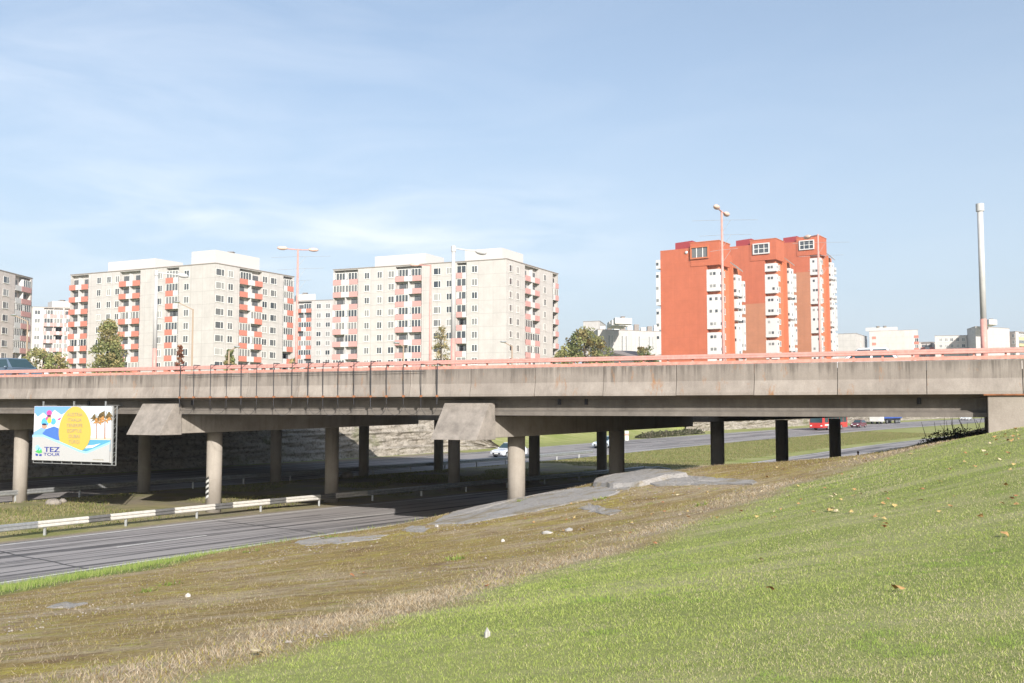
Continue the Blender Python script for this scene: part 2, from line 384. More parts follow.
mossc = mixc(nt, ramp(nt, noi(.42, 7, .72, ms), [(.48, 0), (.6, .8)]), mossc, (.50, .40, .27))
mossc = mixc(nt, ramp(nt, noi(2.6, 6, .75, ms), [(.5, 0), (.64, .75)]), mossc, (.21, .13, .06))
mossc = mixc(nt, ramp(nt, noi(1.7, 6, .72, nd(nt, 'ShaderNodeMapping', {0: ov, 'Location': (31, 7, 0)}).outputs[0]), [(.56, 0), (.66, .8)]), mossc, (.36, .35, .08))
mossc = mixc(nt, ramp(nt, noi(16., 5, .8), [(.36, .85), (.5, 0)]), mossc, (.11, .072, .036))
mossc = mixc(nt, ramp(nt, noi(26., 4, .8), [(.56, 0), (.68, .7)]), mossc, (.56, .465, .32))
dryc = mixc(nt, ramp(nt, fine, [(.3, 0), (.7, 1)]), (.36, .29, .215), (.56, .475, .37))
far_g = mixc(nt, ramp(nt, midn, [(.3, 0), (.7, 1)]), (.24, .30, .08), (.34, .36, .13))
medg = mixc(nt, ramp(nt, noi(.35, 6, .65), [(.42, 0), (.6, 1)]), (.22, .225, .08), (.40, .34, .18))
soil = mixc(nt, ramp(nt, fine, [(.3, 0), (.7, 1)]), (.20, .165, .13), (.33, .29, .235))
col = mixc(nt, at('median'), far_g, medg)
col = mixc(nt, mth(nt, 'MULTIPLY', at('under'), ramp(nt, noi(.3, 6), [(.4, .3), (.6, 1)])), col, soil)
col = mixc(nt, at('verge'), col, soil)
col = mixc(nt, at('lawn'), col, lawnc)
col = mixc(nt, at('bank'), col, mossc)
col = mixc(nt, mth(nt, 'MULTIPLY', at('dry'), ramp(nt, fine, [(.3, .6), (.6, 1)])), col, dryc)
col = mixc(nt, at('strip'), col, (.17, .21, .06))
nt.links.new(col, b.inputs['Base Color'])
bp = nd(nt, 'ShaderNodeBump', {'Height': mth(nt, 'ADD', fine, mth(nt, 'MULTIPLY', vf, .6)), 'Strength': .6, 'Distance': .06})
nt.links.new(bp.outputs[0], b.inputs['Normal'])

# ------------------------------------------------------------------ roads and markings
def strip_mesh(name, v0, v1, u0, u1, dz, mat, du=2., nv=1, kind='structure'):
    mb = MB(); us = np.append(np.arange(u0, u1, du), u1)
    us2 = us
    vs = np.linspace(v0, v1, nv+1); n = len(vs)
    for u in us2:
        for v in vs:
            x, y = W(u, v); mb.v.append((float(x), float(y), float(zr(y))+dz))
    for i in range(len(us2)-1):
        for j in range(n-1):
            k = i*n+j; mb.f.append((k, k+1, k+n+1, k+n)); mb.m.append(0)
    o = mb.build(name, mat); tag(o, kind=kind); return o
m, nt, b = newmat('asphalt'); M['asphalt'] = m; b.inputs['Roughness'].default_value = .85; b.inputs['Specular IOR Level'].default_value = .35
t = nd(nt, 'ShaderNodeTexCoord')
rv = nd(nt, 'ShaderNodeMapping', {0: t.outputs['Object'], 'Rotation': (0, 0, -math.atan2(.772, .636)), 'Scale': (1, 1, 1)}, vector_type='POINT').outputs[0]
lng = nd(nt, 'ShaderNodeMapping', {0: rv, 'Scale': (.03, 1.15, 1)}).outputs[0]
s1 = nd(nt, 'ShaderNodeTexNoise', {'Vector': lng, 'Scale': 1.3, 'Detail': 5., 'Roughness': .6}).outputs[0]
f1 = nd(nt, 'ShaderNodeTexNoise', {'Vector': t.outputs['Object'], 'Scale': 30., 'Detail': 4., 'Roughness': .7}).outputs[0]
f2 = nd(nt, 'ShaderNodeTexNoise', {'Vector': t.outputs['Object'], 'Scale': .5, 'Detail': 7., 'Roughness': .65}).outputs[0]
c_ = mixc(nt, ramp(nt, s1, [(.42, 0), (.52, 1)]), (.105, .10, .10), (.36, .335, .325))
c_ = mixc(nt, ramp(nt, f2, [(.45, 0), (.7, .5)]), c_, (.36, .335, .32))
c_ = mixc(nt, ramp(nt, f1, [(.3, .35), (.6, 0)]), c_, (.03, .03, .03))
nt.links.new(c_, b.inputs['Base Color'])
bp = nd(nt, 'ShaderNodeBump', {'Height': f1, 'Strength': .3, 'Distance': .01}); nt.links.new(bp.outputs[0], b.inputs['Normal'])
M['mark'] = plain('worn_road_paint', (.62, .61, .58), .8, 0, .22, .3, 3.)
strip_mesh('road', .9, 10.4, -80, 900, .0, M['asphalt'], 2.5, 6)
strip_mesh('road', -31, -16.2, -80, 900, .0, M['asphalt'], 2.5, 8)
for v, w_ in ((1.35, .16), (9.85, .16), (-16.9, .16), (-30.2, .16)): strip_mesh('road_marking', v-w_/2, v+w_/2, -80, 700, .005, M['mark'])
M['tar'] = plain('tar_seam', (.035, .035, .037), .5)
for v0, du in ((3.55, .05), (8.05, .05), (6.0, .04), (-23.6, .06)):
    mb = MB(); us = np.arange(-60, 160, 1.5); vs_ = v0+.12*vnoise(us, 0*us, 3.1, int(v0*10) % 7)
    for a_, b_, va, vb in zip(us[:-1], us[1:], vs_[:-1], vs_[1:]):
        if vnoise(np.array([a_]), np.array([v0]), 14., 5)[0] < -.08: continue
        mb.face([(float(x), float(y), float(zr(y))+.004) for x, y in (W(a_, va+du), W(a_, va-du), W(b_, vb-du), W(b_, vb+du))])
    tag(mb.build('tar_seam', M['tar']), kind='structure')
mb = MB()
for us_ in (-21, -9.5, 4):
    for k in range(9):
        va, vb = .95+k*1.05, .95+(k+1)*1.05; o1, o2 = .25*vnoise(np.array([va]), np.array([us_]), .9, 3)[0], .25*vnoise(np.array([vb]), np.array([us_]), .9, 3)[0]
        mb.face([(float(x), float(y), float(zr(y))+.0045) for x, y in (W(us_+o1, va), W(us_+o2, vb), W(us_+o2+.09, vb), W(us_+o1+.09, va))])
tag(mb.build('tar_seam', M['tar']), kind='structure')
for v0 in (5.75, -21.3, -25.7):
    mb = MB()
    for k in range(-9, 50):
        u0 = k*12-5.5
        p = [W(u0, v0-.07), W(u0, v0+.07), W(u0+4.4, v0+.07), W(u0+4.4, v0-.07)]
        mb.face([(float(x), float(y), float(zr(y))+.005) for x, y in reversed(p)])
    tag(mb.build('road_marking', M['mark']), kind='structure')

# ------------------------------------------------------------------ bridge frame: t along the bridge, q across it, s along the skewed piers
BO = Vector((.2, 45.6)); BB = Vector((.906, -.423)).normalized(); BN = Vector((-BB.y, BB.x)); BC = Vector((math.sin(R(41.6)), math.cos(R(41.6))))
QS = BC.dot(BN)
def TQ(t, q, z): p = BO+BB*t+BN*q; return (p.x, p.y, z)
def TS(t, s, z, w=0): p = BO+BB*(t+w)+BC*s; return (p.x, p.y, z)
def extrude_t(mb, prof, t0, t1, m=0): mb.prism(None, [TQ(t0, q, z) for q, z in prof], [TQ(t1, q, z) for q, z in prof], m)
ZB, ZG, ZT = E+.45, E-.36, E+1.65
T0, T1 = -58, 19.4
def girder_prof(q, side=0): return [(q-.32, ZG), (q+.32, ZG), (q+.32, ZG+.16), (q+.11, ZG+.24), (q+.11, ZB-.14), (q+.5, ZB), (q-.5, ZB), (q-.11, ZB-.14), (q-.11, ZG+.24), (q-.32, ZG+.16)]
PIERS = [(-32.3, 'A'), (-17.63, 'B'), (0, 'C')]
def deck(name, label, qa, qb, cols, s0, s1, detail):
    br = thing(name, label, 'bridge', (0, 0, 0))
    mb = MB(); extrude_t(mb, [(qa+.22, ZB+.002), (qb-.22, ZB+.002), (qb-.22, E+1.3), (qa+.22, E+1.3)], T0-30, 60)
    mb.build('deck', M['conc'], br)
    n = int(round((qb-qa-1.9)/2.05))
    for k in range(n+1):
        q = qa+.94+(qb-qa-1.9)*k/n
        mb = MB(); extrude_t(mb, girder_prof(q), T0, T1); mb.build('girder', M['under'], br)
    for t0, nm in PIERS:
        mb = MB(); hw = .8
        zb0, zb1 = E-1.37, E-1.08; zt = ZG-.03
        f = lambda s: zb0+(zb1-zb0)*(s-(-4.1))/17.6
        sa = -2.95 if detail else s0
        zba, zbb = (f(sa), f(s1)) if detail else (E-.86, E-.70)
        mb.hexa([TS(t0, sa, zba, -hw), TS(t0, sa, zba, hw), TS(t0, s1, zbb, hw), TS(t0, s1, zbb, -hw),
                 TS(t0, sa, zt, -hw), TS(t0, sa, zt, hw), TS(t0, s1, zt, hw), TS(t0, s1, zt, -hw)])
        mb.build('pier_cap', M['conc'], br, bevel=.03)
        for s in cols:
            p = TS(t0, s, 0); zg = hz1(p[0], p[1])-.5; zz = (f(s) if detail else E-.85)+.01
            mb = MB(); mb.tube([(p[0], p[1], zg), (p[0], p[1], zz)], .4, 28)
            me_ = mb.mesh('column', M['colconc']); o = bpy.data.objects.new('column', me_); C.objects.link(o); o.parent = br
            me_.polygons.foreach_set('use_smooth', [len(q.vertices) == 4 for q in me_.polygons])
            mb = MB()
            mb.box((-.55, -.55, 0), (.55, .55, .1)) if 0 else None
        if detail:        # sloped end block that closes the pier cap in front of the girders
            mb = MB(); w = 1.1; za, zt2 = E-1.40, E+.17
            mb.hexa([TS(t0, -4.1, za, -w), TS(t0, -4.1, za, w), TS(t0, -2.85, za, w), TS(t0, -2.85, za, -w),
                     TS(t0, -3.25, zt2, -w), TS(t0, -3.25, zt2, w), TS(t0, -2.9, zt2, w), TS(t0, -2.9, zt2, -w)])
            mb.build('end_block', M['block'], br, bevel=.02)
    return br
near = deck('overpass_bridge', 'stained concrete overpass with pink rail crossing the sunken road, nearer deck', -3.42, 13.3, (0, 7.8), -3, 13.8, True)
far = deck('overpass_bridge', 'second overpass deck running parallel behind the nearer one, three columns per pier', 14.9, 36.2, (17.96, 26.2, 34.4), 15.6, 37.2, False)
JS = 3.02
for br, qs in ((near, (-1, 1)), (far, (-1, 1))):
    for sgn in qs:
        qf = {(near, -1): -3.42, (near, 1): 13.3, (far, -1): 14.9, (far, 1): 36.2}[(br, sgn)]
        for k in range(-21, 8):
            ta, tb = 5.42+JS*k+.012, 5.42+JS*(k+1)-.012
            if not (br is near and sgn < 0) and k % 4: continue
            if not (br is near and sgn < 0): tb = ta+JS*4-.02
            prof = [(0, ZB), (-.0, ZB+.1), (.115, ZB+.56), (.12, ZT-.04), (.15, ZT), (.22, ZT), (.22, ZB)]
            pr = [(qf+a if sgn < 0 else qf-a, z) for a, z in prof]
            if sgn > 0: pr = pr[::-1]
            mb = MB(); o_ = BO+BB*ta+BN*qf
            A = [Vector(TQ(ta, q, z))-Vector((o_.x, o_.y, 0)) for q, z in pr]; B_ = [Vector(TQ(tb, q, z))-Vector((o_.x, o_.y, 0)) for q, z in pr]
            mb.prism(None, A, B_)
            mb.build('edge_panel', M['panel'], br, mat=Matrix.Translation((o_.x, o_.y, random.uniform(-.006, .006))))
# dark expansion-joint stains, bearings and small pipes under the edge
for t_ in (-24, -16.8, 3.2, 4.4, 17.2):
    mb = MB(); p = TQ(t_, -2.62, ZB-.2); mb.tube([(p[0], p[1], ZB-.05), (p[0], p[1], ZB-.35)], .07, 10); mb.build('drain_pipe', M['dark'], near)

# abutments
ab = MB(); ab.hexa([TQ(19.4, -3.36, 1.5), TQ(34, -3.36, 1.5), TQ(34, 13.2, 1.5), TQ(19.4, 13.2, 1.5), TQ(19.42, -3.36, ZB-.06), TQ(34, -3.36, ZB-.06), TQ(34, 13.2, ZB-.06), TQ(19.42, 13.2, ZB-.06)])
abo = tag(ab.build('abutment_wall', M['abut'] if 'abut' in M else concrete('abutment_concrete', (.26, .225, .19), (.40, .355, .305), .12, .8), None, bevel=.03), 'weathered concrete abutment wall carrying the right end of the overpass', 'abutment wall')
mb = MB(); mb.hexa([TQ(19.3, -3.46, ZB-.055), TQ(26, -3.46, ZB-.055), TQ(26, -3.3, ZB-.055), TQ(19.3, -3.3, ZB-.055), TQ(19.3, -3.46, ZB-.004), TQ(26, -3.46, ZB-.004), TQ(26, -3.3, ZB-.004), TQ(19.3, -3.3, ZB-.004)])
mb.build('rusty_strip', M['rust'], abo)
gp = MB()          # scrawled graffiti strokes
for sx, pts in ((20.55, [(0, 0), (.06, -.16), (.12, .02), (.18, -.16), (.2, .06)]), (20.85, [(0, -.1), (.05, .12), (.1, -.1), (.14, .18), (.17, -.12)]), (21.1, [(0, .1), (.02, -.14), (.09, -.02), (.13, .1)])):
    gp.tube([TQ(sx+a, -3.365, ZB-.5+z) for a, z in pts], .012, 5)
gp.build('graffiti', plain('grey_spray_paint', (.12, .12, .13), .7), abo)
lb = MB(); lb.hexa([TQ(-66, -3.3, -1), TQ(-53, -3.3, -1), TQ(-53, 13.2, -1), TQ(-66, 13.2, -1), TQ(-66, -3.3, ZB-.02), TQ(-53, -3.3, ZB-.02), TQ(-53, 13.2, ZB-.02), TQ(-66, 13.2, ZB-.02)])
for q0, q1 in ((15.1, 36),):
    lb.hexa([TQ(-66, q0, -1), TQ(-53, q0, -1), TQ(-53, q1, -1), TQ(-66, q1, -1), TQ(-66, q0, ZB-.02), TQ(-53, q0, ZB-.02), TQ(-53, q1, ZB-.02), TQ(-66, q1, ZB-.02)])
    ab2 = MB(); ab2.hexa([TQ(19.5, q0, 1.5), TQ(34, q0, 1.5), TQ(34, q1, 1.5), TQ(19.5, q1, 1.5), TQ(19.5, q0, ZB-.02), TQ(34, q0, ZB-.02), TQ(34, q1, ZB-.02), TQ(19.5, q1, ZB-.02)])
    tag(ab2.build('abutment_wall', M['conc']), 'concrete abutment wall under the right end of the rear deck', 'abutment wall')
tag(lb.build('abutment_wall', M['conc']), 'concrete abutment wall at the rock cut, far left end of the overpass', 'abutment wall')

# pink guard rail of the bridge
gr = thing('bridge_guard_rail', 'pink steel guard rail along the near edge of the overpass', 'guard rail', TQ(0, -3.12, ZT))
def loc(o, p): return tuple(Vector(p)-o.location)
def rail_len(t0, t1):
    mb = MB()
    prof = [(-.05, 1.86), (-.075, 1.875), (-.075, 1.935), (-.066, 1.945), (-.066, 1.955), (-.075, 1.965), (-.075, 2.03), (-.05, 2.045), (.0, 2.045), (.0, 1.86)]
    A = [loc(gr, TQ(t0, -3.12+q, E+z)) for q, z in prof]; B_ = [loc(gr, TQ(t1, -3.12+q, E+z)) for q, z in prof]
    mb.prism(None, A, B_); mb.build('rail_beam', M['pink'], gr)
for k in range(-15, 7):
    rail_len(k*4+.0, k*4+3.995)
mb = MB(); pr = [(-3.26, ZT+.004), (-3.20, ZT+.004), (-3.20, ZT+.125), (-3.26, ZT+.125)]
mb.prism(None, [loc(gr, TQ(-60, q, z)) for q, z in pr], [loc(gr, TQ(28, q, z)) for q, z in pr]); mb.build('lower_rail', M['pinkd'], gr)
for k in range(-58, 28):
    mb = MB(); mb.hexa([loc(gr, TQ(k+a, -3.11+q, z)) for z in (E+1.3, E+1.99) for a, q in ((0, 0), (.07, 0), (.07, .07), (0, .07))])
    mb.build('rail_post', M['pinkd'], gr)

# black hanger rods clamped over the panels with looped wires
rodpx = [180, 194, 210.6, 226.6, 241.4, 256.8, 274, 292, 308, 323, 338, 354, 370.7, 386.5, 403.5, 421, 437]
def t_of_px(px, q):
    u = (px-512)/F; o_ = BO+BN*q; return (u*o_.y-o_.x)/(BB.x-u*BB.y)
for i, px in enumerate(rodpx):
    q = -3.50; t_ = t_of_px(px, q); p = TQ(t_, q, 0)
    top = E+(2.08 if i < 13 else 1.9); bot = E+(.12 if i % 3 else .0)
    rd = thing('hanger_rod', 'thin black steel rod hung over the overpass edge', 'steel rod', (p[0], p[1], bot), 0, 'hanger rods along the overpass edge')
    mb = MB(); mb.tube([(0, 0, 0), (random.uniform(-.02, .02), 0, top-bot)], .016 if i % 4 else .024, 7); mb.build('rod', M['dark'], rd)
    b2 = BN*.42
    mb = MB(); mb.tube([(0, 0, top-bot-.02), (b2.x, b2.y, top-bot-.02)], .02, 6); mb.build('clamp', M['dark'], rd)
    mb = MB(); a_ = BB*.17
    mb.box((-.05, -.05, ZB-bot-.02), (.06, .05, ZB-bot+.07)); mb.build('bracket', M['rust'], rd)
for i in range(0, 16):
    if i in (5, 11): continue
    ta, tb = t_of_px(rodpx[i], -3.5), t_of_px(rodpx[i+1], -3.5); L = (tb-ta)
    if i % 2 == 0 or i > 8:
        mb = MB(); pts = [TQ(ta+L*k/8, -3.49, E+.02-.42*math.sin(math.pi*k/8)**.7+.1*(i % 3)/3) for k in range(9)]
        mb.tube(pts, .008, 5); tag(mb.build('wire_loop', M['dark']), 'slack wire looped between two hanger rods below the overpass edge', 'wire', 'slack wires under the overpass edge')
for ta, tb in ((t_of_px(187, -3.5), t_of_px(243, -3.5)), (t_of_px(250, -3.5), t_of_px(300, -3.5)), (t_of_px(305, -3.5), t_of_px(367, -3.5)), (t_of_px(372, -3.5), t_of_px(424, -3.5))):
    mb = MB(); mb.tube([TQ(ta, -3.46, ZT-.08), TQ(tb, -3.46, ZT-.08)], .012, 6)
    tag(mb.build('steel_bar', M['dark']), 'horizontal black bar along the top of the overpass panels between the rods', 'steel bar', 'bars along the panel tops')
mb = MB(); mb.tube([TQ(t_of_px(184, -3.5), -3.46, ZB+.0), TQ(t_of_px(376, -3.5), -3.46, ZB+.0)], .013, 6)
tag(mb.build('steel_bar', M['rust']), 'long rusty bar along the bottom edge of the overpass panels', 'steel bar')

# ------------------------------------------------------------------ lamp posts on the bridge
def base_at(px, y, z): return Vector((xat(px, y, z), y, z))
DZ = E+1.3
M['polew'] = plain('weathered_pole_white', (.50, .495, .485), .6, 0, .12, .4, 2.)
M['lamphd'] = plain('lamp_head_white', (.5, .5, .5), .5)
def white_pole(px, y, label, head):
    o = thing('lamp_post', label, 'lamp post', base_at(px, y, DZ), 0, 'white lamp posts on the overpass')
    hb = E+(407-{985: 319, 453: 338.6, 154: 348.6}[px])*y/F-DZ; ht = E+(407-{985: 202, 453: 245, 154: 270}[px])*y/F-DZ
    mb = MB(); mb.tube([(0, 0, 0), (0, 0, hb)], [.118, .112], 18); mb.build('painted_base', M['pink'], o, smooth=True)
    mb = MB(); mb.tube([(0, 0, hb), (0, 0, ht)], [.105, .08 if head else .10], 18); mb.build('pole', M['polew'], o, smooth=True)
    mb = MB(); mb.tube([(0, 0, ht-.27), (0, 0, ht)], .14 if not head else .11, 18); mb.build('cap', M['polew'], o)
    if not head:
        mb = MB(); mb.box((-.16, -.16, 0), (.16, .16, .38)); mb.build('base_flange', M['rust'], o)
    if head:
        d = Vector((BN.x+.9*BB.x, BN.y+.9*BB.y, 0)).normalized() if px == 453 else Vector((.93, .37, 0)); L = 1.15
        mb = MB(); mb.tube([(0, 0, ht-.1), tuple(d*L*.5+Vector((0, 0, ht-.14))), tuple(d*L+Vector((0, 0, ht-.16)))], .03, 8); mb.build('arm', M['white'], o)
        mb = MB(); mb.ell((0, 0, 0), (.29, .15, .13), 16, 10); mb.build('lamp_head', M['lamphd'], o, smooth=True, mat=Matrix.Translation(d*(L+.2)+Vector((0, 0, ht-.2)))@Matrix.Rotation(math.atan2(d.y, d.x), 4, 'Z')@Matrix.Rotation(R(8), 4, 'Y'))
    return o
white_pole(985, 35.6, 'thick white pole with pink base and no lamp, above the abutment', False)
white_pole(453, 45.4, 'white lamp post with pink base in front of the right pale apartment block', True)
white_pole(154, 53.0, 'white lamp post with pink base in front of the left pale apartment block', True)
def double_lamp(px, ytop_px, y, label, single=False, ang=.0, L=.85, wires=True, left_only=False):
    o = thing('street_lamp', label, 'street lamp', base_at(px, y, DZ), 0, 'pink street lamps behind the overpass rail')
    h = E+(407-ytop_px)*y/F-DZ
    mb = MB(); mb.tube([(0, 0, 0), (0, 0, 3), (0, 0, h)], [.095, .085, .055], 14); mb.build('pole', M['pink'], o, smooth=True)
    dirs = [1] if single else [-1, 1]
    if left_only: dirs = [-1]
    d = Vector((math.cos(ang), math.sin(ang), 0))
    for s in dirs:
        mb = MB(); mb.tube([(0, 0, h-.05), tuple(d*s*L+Vector((0, 0, h-.02)))], .035, 8); mb.build('arm', M['pink'], o)
        mb = MB(); mb.ell((0, 0, 0), (.34, .16, .13), 16, 10); mb.build('lamp_head', M['lamphead'], o, smooth=True, mat=Matrix.Translation(d*s*(L+.22)+Vector((0, 0, h+.0)))@Matrix.Rotation(math.atan2(d.y, d.x), 4, 'Z'))
    if wires:
        d = Vector((.97, .22, 0))
        for k, (zz, a, b_) in enumerate(((h-.5, -1.7, 2.1), (h-1.3, -1.3, 1.7), (h-2.1, -.7, .9))):
            mb = MB(); mb.tube([tuple(d*a+Vector((0, 0, zz-.12))), (0, 0, zz), tuple(d*b_+Vector((0, 0, zz+.1)))], .009, 5)
            mb.tube([(0, 0, zz-.7), tuple(d*.5+Vector((0, 0, zz)))], .009, 5); mb.build('wire_frame', M['galv'], o)
    return o
M['lamphead'] = plain('lamp_head_paint', (.66, .47, .38), .5, 0, .15)
double_lamp(296, 248, 64.5, 'pink double street lamp beside the right edge of the left pale block', ang=.35, L=.78)
double_lamp(724, 209, 52.5, 'tall pink double street lamp in front of the nearest red tower', ang=1.12, L=.85)
double_lamp(821, 233, 59.7, 'pink street lamp with one head in front of the farthest red tower', single=True, ang=1.9)
double_lamp(430, 264, 66, 'pink street lamp with an arm to the left before the right pale block', left_only=True, ang=0, wires=False)

# ------------------------------------------------------------------ billboard hung below the overpass edge
bt0, bt1 = t_of_px(35.5, -3.75), t_of_px(113.2, -3.75); bw = bt1-bt0
p0 = TQ(bt0, -3.75, 0); yy = p0[1]
zb_ = E-(460.5-407)*(yy-.6)/F; zt_ = E+.05; bh = zt_-zb_
bb = thing('billboard', 'travel agency billboard with yellow oval hung under the overpass edge', 'billboard', (p0[0], p0[1], zb_), math.atan2(BB.y, BB.x))
BBW = {}
def pc(name, c, r=.55): BBW[name] = plain('print_'+name, c, r); return BBW[name]
mb = MB(); mb.box((0, 0, 0), (bw, .06, bh)); mb.build('board', pc('white', (.46, .46, .455)), bb)
fr = MB()
for x in (bw+.06, bw+.30): fr.box((x-.02, .02, -.14), (x+.02, .06, bh))
for k in range(12): fr.tube([(bw+.06, .04, bh*k/12), (bw+.30, .04, bh*(k+(1 if k % 2 else .3))/12)], .014, 5)
fr.box((-.02, .02, -.14), (bw+.3, .06, -.11))
for k in range(9): fr.box((bw*k/8-.015, .02, -.11), (bw*k/8+.015, .06, -.0))
for x in (bw*.1, bw*.5, bw*.9): fr.box((x-.03, .065, .1), (x+.03, .13, bh+.25))
for x in (bw*.1, bw*.5, bw*.9): fr.box((x-.03, .1, bh+.02), (x+.03, 1.25, bh+.06))
fr.build('frame', M['galv'], bb)
lay = [0]
def art(name, polys, colr, parent=bb):
    lay[0] += 1; y = -.004*lay[0]; mb = MB()
    for pl in polys: mb.face([(x*bw, y, z*bh) for x, z in pl])
    return mb.build(name, colr if not isinstance(colr, tuple) else pc(name+str(lay[0]), colr), parent)
def ell2(cx, cz, rx, rz, n=40, egg=0.): return [(cx+rx*math.cos(2*math.pi*k/n)*(1-egg*math.sin(2*math.pi*k/n)), cz+rz*math.sin(2*math.pi*k/n)) for k in range(n)]
wave = lambda x: .405+.02*math.sin(x*2.2+.9)-.30*max(0, min(1, (x-.15)/.55))**1.0*(1-max(0, (x-.62))*1.0)+max(0, x-.72)*.38
pic = bb
xs = [k/40 for k in range(41)]
art('sky_print', [[(0.005, .42), (.48, .42), (.48, .99), (.005, .99)]], (.17, .36, .72))
art('snow_print', [[(.005, .42), (.42, .42), (.47, .93), (.36, .84), (.27, .93), (.19, .8), (.12, .88), (.05, .80), (.005, .88)]], (.70, .72, .76))
art('snow_shade_print', [[(.005, .52), (.12, .62), (.2, .55), (.36, .6), (.45, .42), (.005, .42)]], (.22, .40, .70))
art('skier_print', [[(.12, .5), (.17, .58), (.27, .63), (.36, .58), (.4, .48), (.36, .38), (.2, .40)]], (.07, .17, .50))
art('skier_print', [ell2(.15, .70, .05, .085, 18), ell2(.26, .72, .035, .06, 16)], (.10, .42, .72))
art('skier_print', [ell2(.145, .635, .035, .05, 16), ell2(.205, .80, .03, .05, 16)], (.55, .30, .20))
art('skier_print', [ell2(.205, .875, .035, .05, 14), ell2(.18, .77, .02, .035, 12), [(.31, .76), (.37, .80), (.34, .74)]], (.62, .08, .30))
art('skier_print', [ell2(.21, .735, .03, .05, 14)], (.80, .55, .06))
art('skier_print', [ell2(.145, .665, .032, .018, 12), ell2(.205, .82, .026, .016, 12)], (.02, .03, .08))
art('beach_sky_print', [[(.7, .42), (.995, .42), (.995, .99), (.62, .99)]], (.60, .72, .82))
art('sea_print', [[(.62, .2), (.995, .2), (.995, .41), (.72, .44)]], (.10, .34, .50))
art('sand_print', [[(.74, .43), (.995, .44), (.995, .40), (.74, .40)]], (.66, .55, .42))
art('surf_print', [[(.66, .24), (.78, .26), (.88, .34), (.8, .31), (.70, .29)]], (.72, .78, .78))
art('palm_print', [[(.815, .42), (.828, .42), (.822, .7), (.81, .7)], [(.92, .42), (.936, .42), (.93, .72), (.918, .72)]], (.38, .17, .08))
def frond(cx, cz, n, L): return [[(cx, cz), (cx+L*.5*math.cos(a)+.01, cz+L*.75*math.sin(a)+.06), (cx+L*math.cos(a), cz+L*.95*math.sin(a))] for a in [2*math.pi*k/n+.2 for k in range(n)]]
art('palm_print', frond(.82, .76, 9, .085)+frond(.925, .80, 11, .10), (.17, .12, .05))
art('palm_print', frond(.84, .70, 6, .07)+frond(.93, .74, 5, .08), (.48, .24, .08))
art('oval_print', [ell2(.55, .575, .205, .415, 56, .10)], (.60, .42, .085))
art('wave_line_print', [[(x, wave(x)+.05) for x in xs]+[(x, wave(x)) for x in reversed(xs)]], (.30, .58, .78))
art('wave_print', [[(.004, .008)]+[(min(.996, max(.004, x)), wave(x)+.012) for x in xs]+[(.996, .008)]], (.46, .46, .455))
art('logo_print', [ell2(.075, .235, .03, .05, 20), ell2(.105, .20, .028, .045, 18)], (.30, .62, .80))
art('logo_print', [[(.045, .16), (.09, .215), (.10, .18), (.125, .22), (.14, .15), (.10, .13)]], (.08, .45, .12))
art('logo_print', [[(.05, .13), (.085, .12), (.085, .085), (.055, .09)], [(.105, .12), (.135, .12), (.135, .085), (.1, .085)]], (.03, .06, .32))
def text(body, x, z, size, colr, parent, align='CENTER', wide=1., name='lettering'):
    cu = bpy.data.curves.new(name, 'FONT'); cu.body = body; cu.size = size*bh; cu.align_x = align; cu.align_y = 'CENTER'; cu.extrude = .001
    o = bpy.data.objects.new(name, cu); C.objects.link(o); o.parent = parent; cu.materials.append(colr)
    lay[0] += .05; bpy.context.view_layer.update()
    me = bpy.data.meshes.new_from_object(o.evaluated_get(bpy.context.evaluated_depsgraph_get())); bpy.data.objects.remove(o)
    return inst(me, name, parent, Matrix.Translation((x*bw, -.004*(lay[0]+1.2), z*bh))@Matrix.Rotation(math.pi/2, 4, 'X')@Matrix.Diagonal((wide, 1, 1, 1)))
tg = pc('grey_text', (.36, .32, .22)); tb_ = pc('blue_text', (.02, .04, .28))
for k, w_ in enumerate(('AUSTRIA', 'ITAALIA', 'TENERIFE', 'EGIPTUS', 'DUBAI', 'TÜRGI')): text(w_, .55, .845-.098*k, .088, tg, bb, wide=1.1)
for dx in (0, .004): text('TEZ', .265+dx, .205, .13, tb_, bb, wide=1.75)
text('TOUR', .265, .118, .075, tb_, bb, wide=2.05)
text('www.teztour.ee', .86, .055, .04, tg, bb)

# ------------------------------------------------------------------ crash barriers
def barrier(label, us, vfun, mats, h=.62, seg=2.0, post_every=4.0, group=None, pattern=None):
    u0, u1 = us; a = W(u0, vfun(u0)); o = thing('crash_barrier', label, 'crash barrier', (float(a[0]), float(a[1]), float(zr(a[1]))), 0, group)
    prof = [(0, .0), (-.06, .05), (-.06, .11), (0, .155), (-.06, .2), (-.06, .26), (0, .31), (.03, .31), (.03, 0)]
    u = u0; i = 0
    def fr_(u):
        p = np.array(W(u, vfun(u)), float); q = np.array(W(u+.1, vfun(u+.1)), float); d = (q-p)/np.linalg.norm(q-p); return p, np.array([d[1], -d[0]])
    while u < u1-.1:
        L, mi = (seg, 0) if pattern is None else pattern(u)
        e = min(u+L, u1); mb = MB(); n = max(1, int((e-u)/2)); prev = None
        us_ = np.linspace(u, e, n+1); rings = []
        for uu in us_:
            p, nr = fr_(uu); z = float(zr(p[1]))+h-.31
            rings.append([loc(o, (p[0]-nr[0]*a_, p[1]-nr[1]*a_, z+b_)) for a_, b_ in prof])
        for A_, B2 in zip(rings[:-1], rings[1:]): mb.prism(None, A_, B2)
        mb.build('rail_beam', mats[mi], o); u = e; i += 1
    up = u0+.4
    while up < u1:
        p, nr = fr_(up); z = float(zr(p[1])); mb = MB(); d = np.array([-nr[1], nr[0]])
        x, y, z = loc(o, (p[0]-nr[0]*.09, p[1]-nr[1]*.09, z))
        mb.box((x-.05, y-.05, -.4+z), (x+.05, y+.05, z+h-.05)); mb.build('post', M['galv'], o); up += post_every
    return o
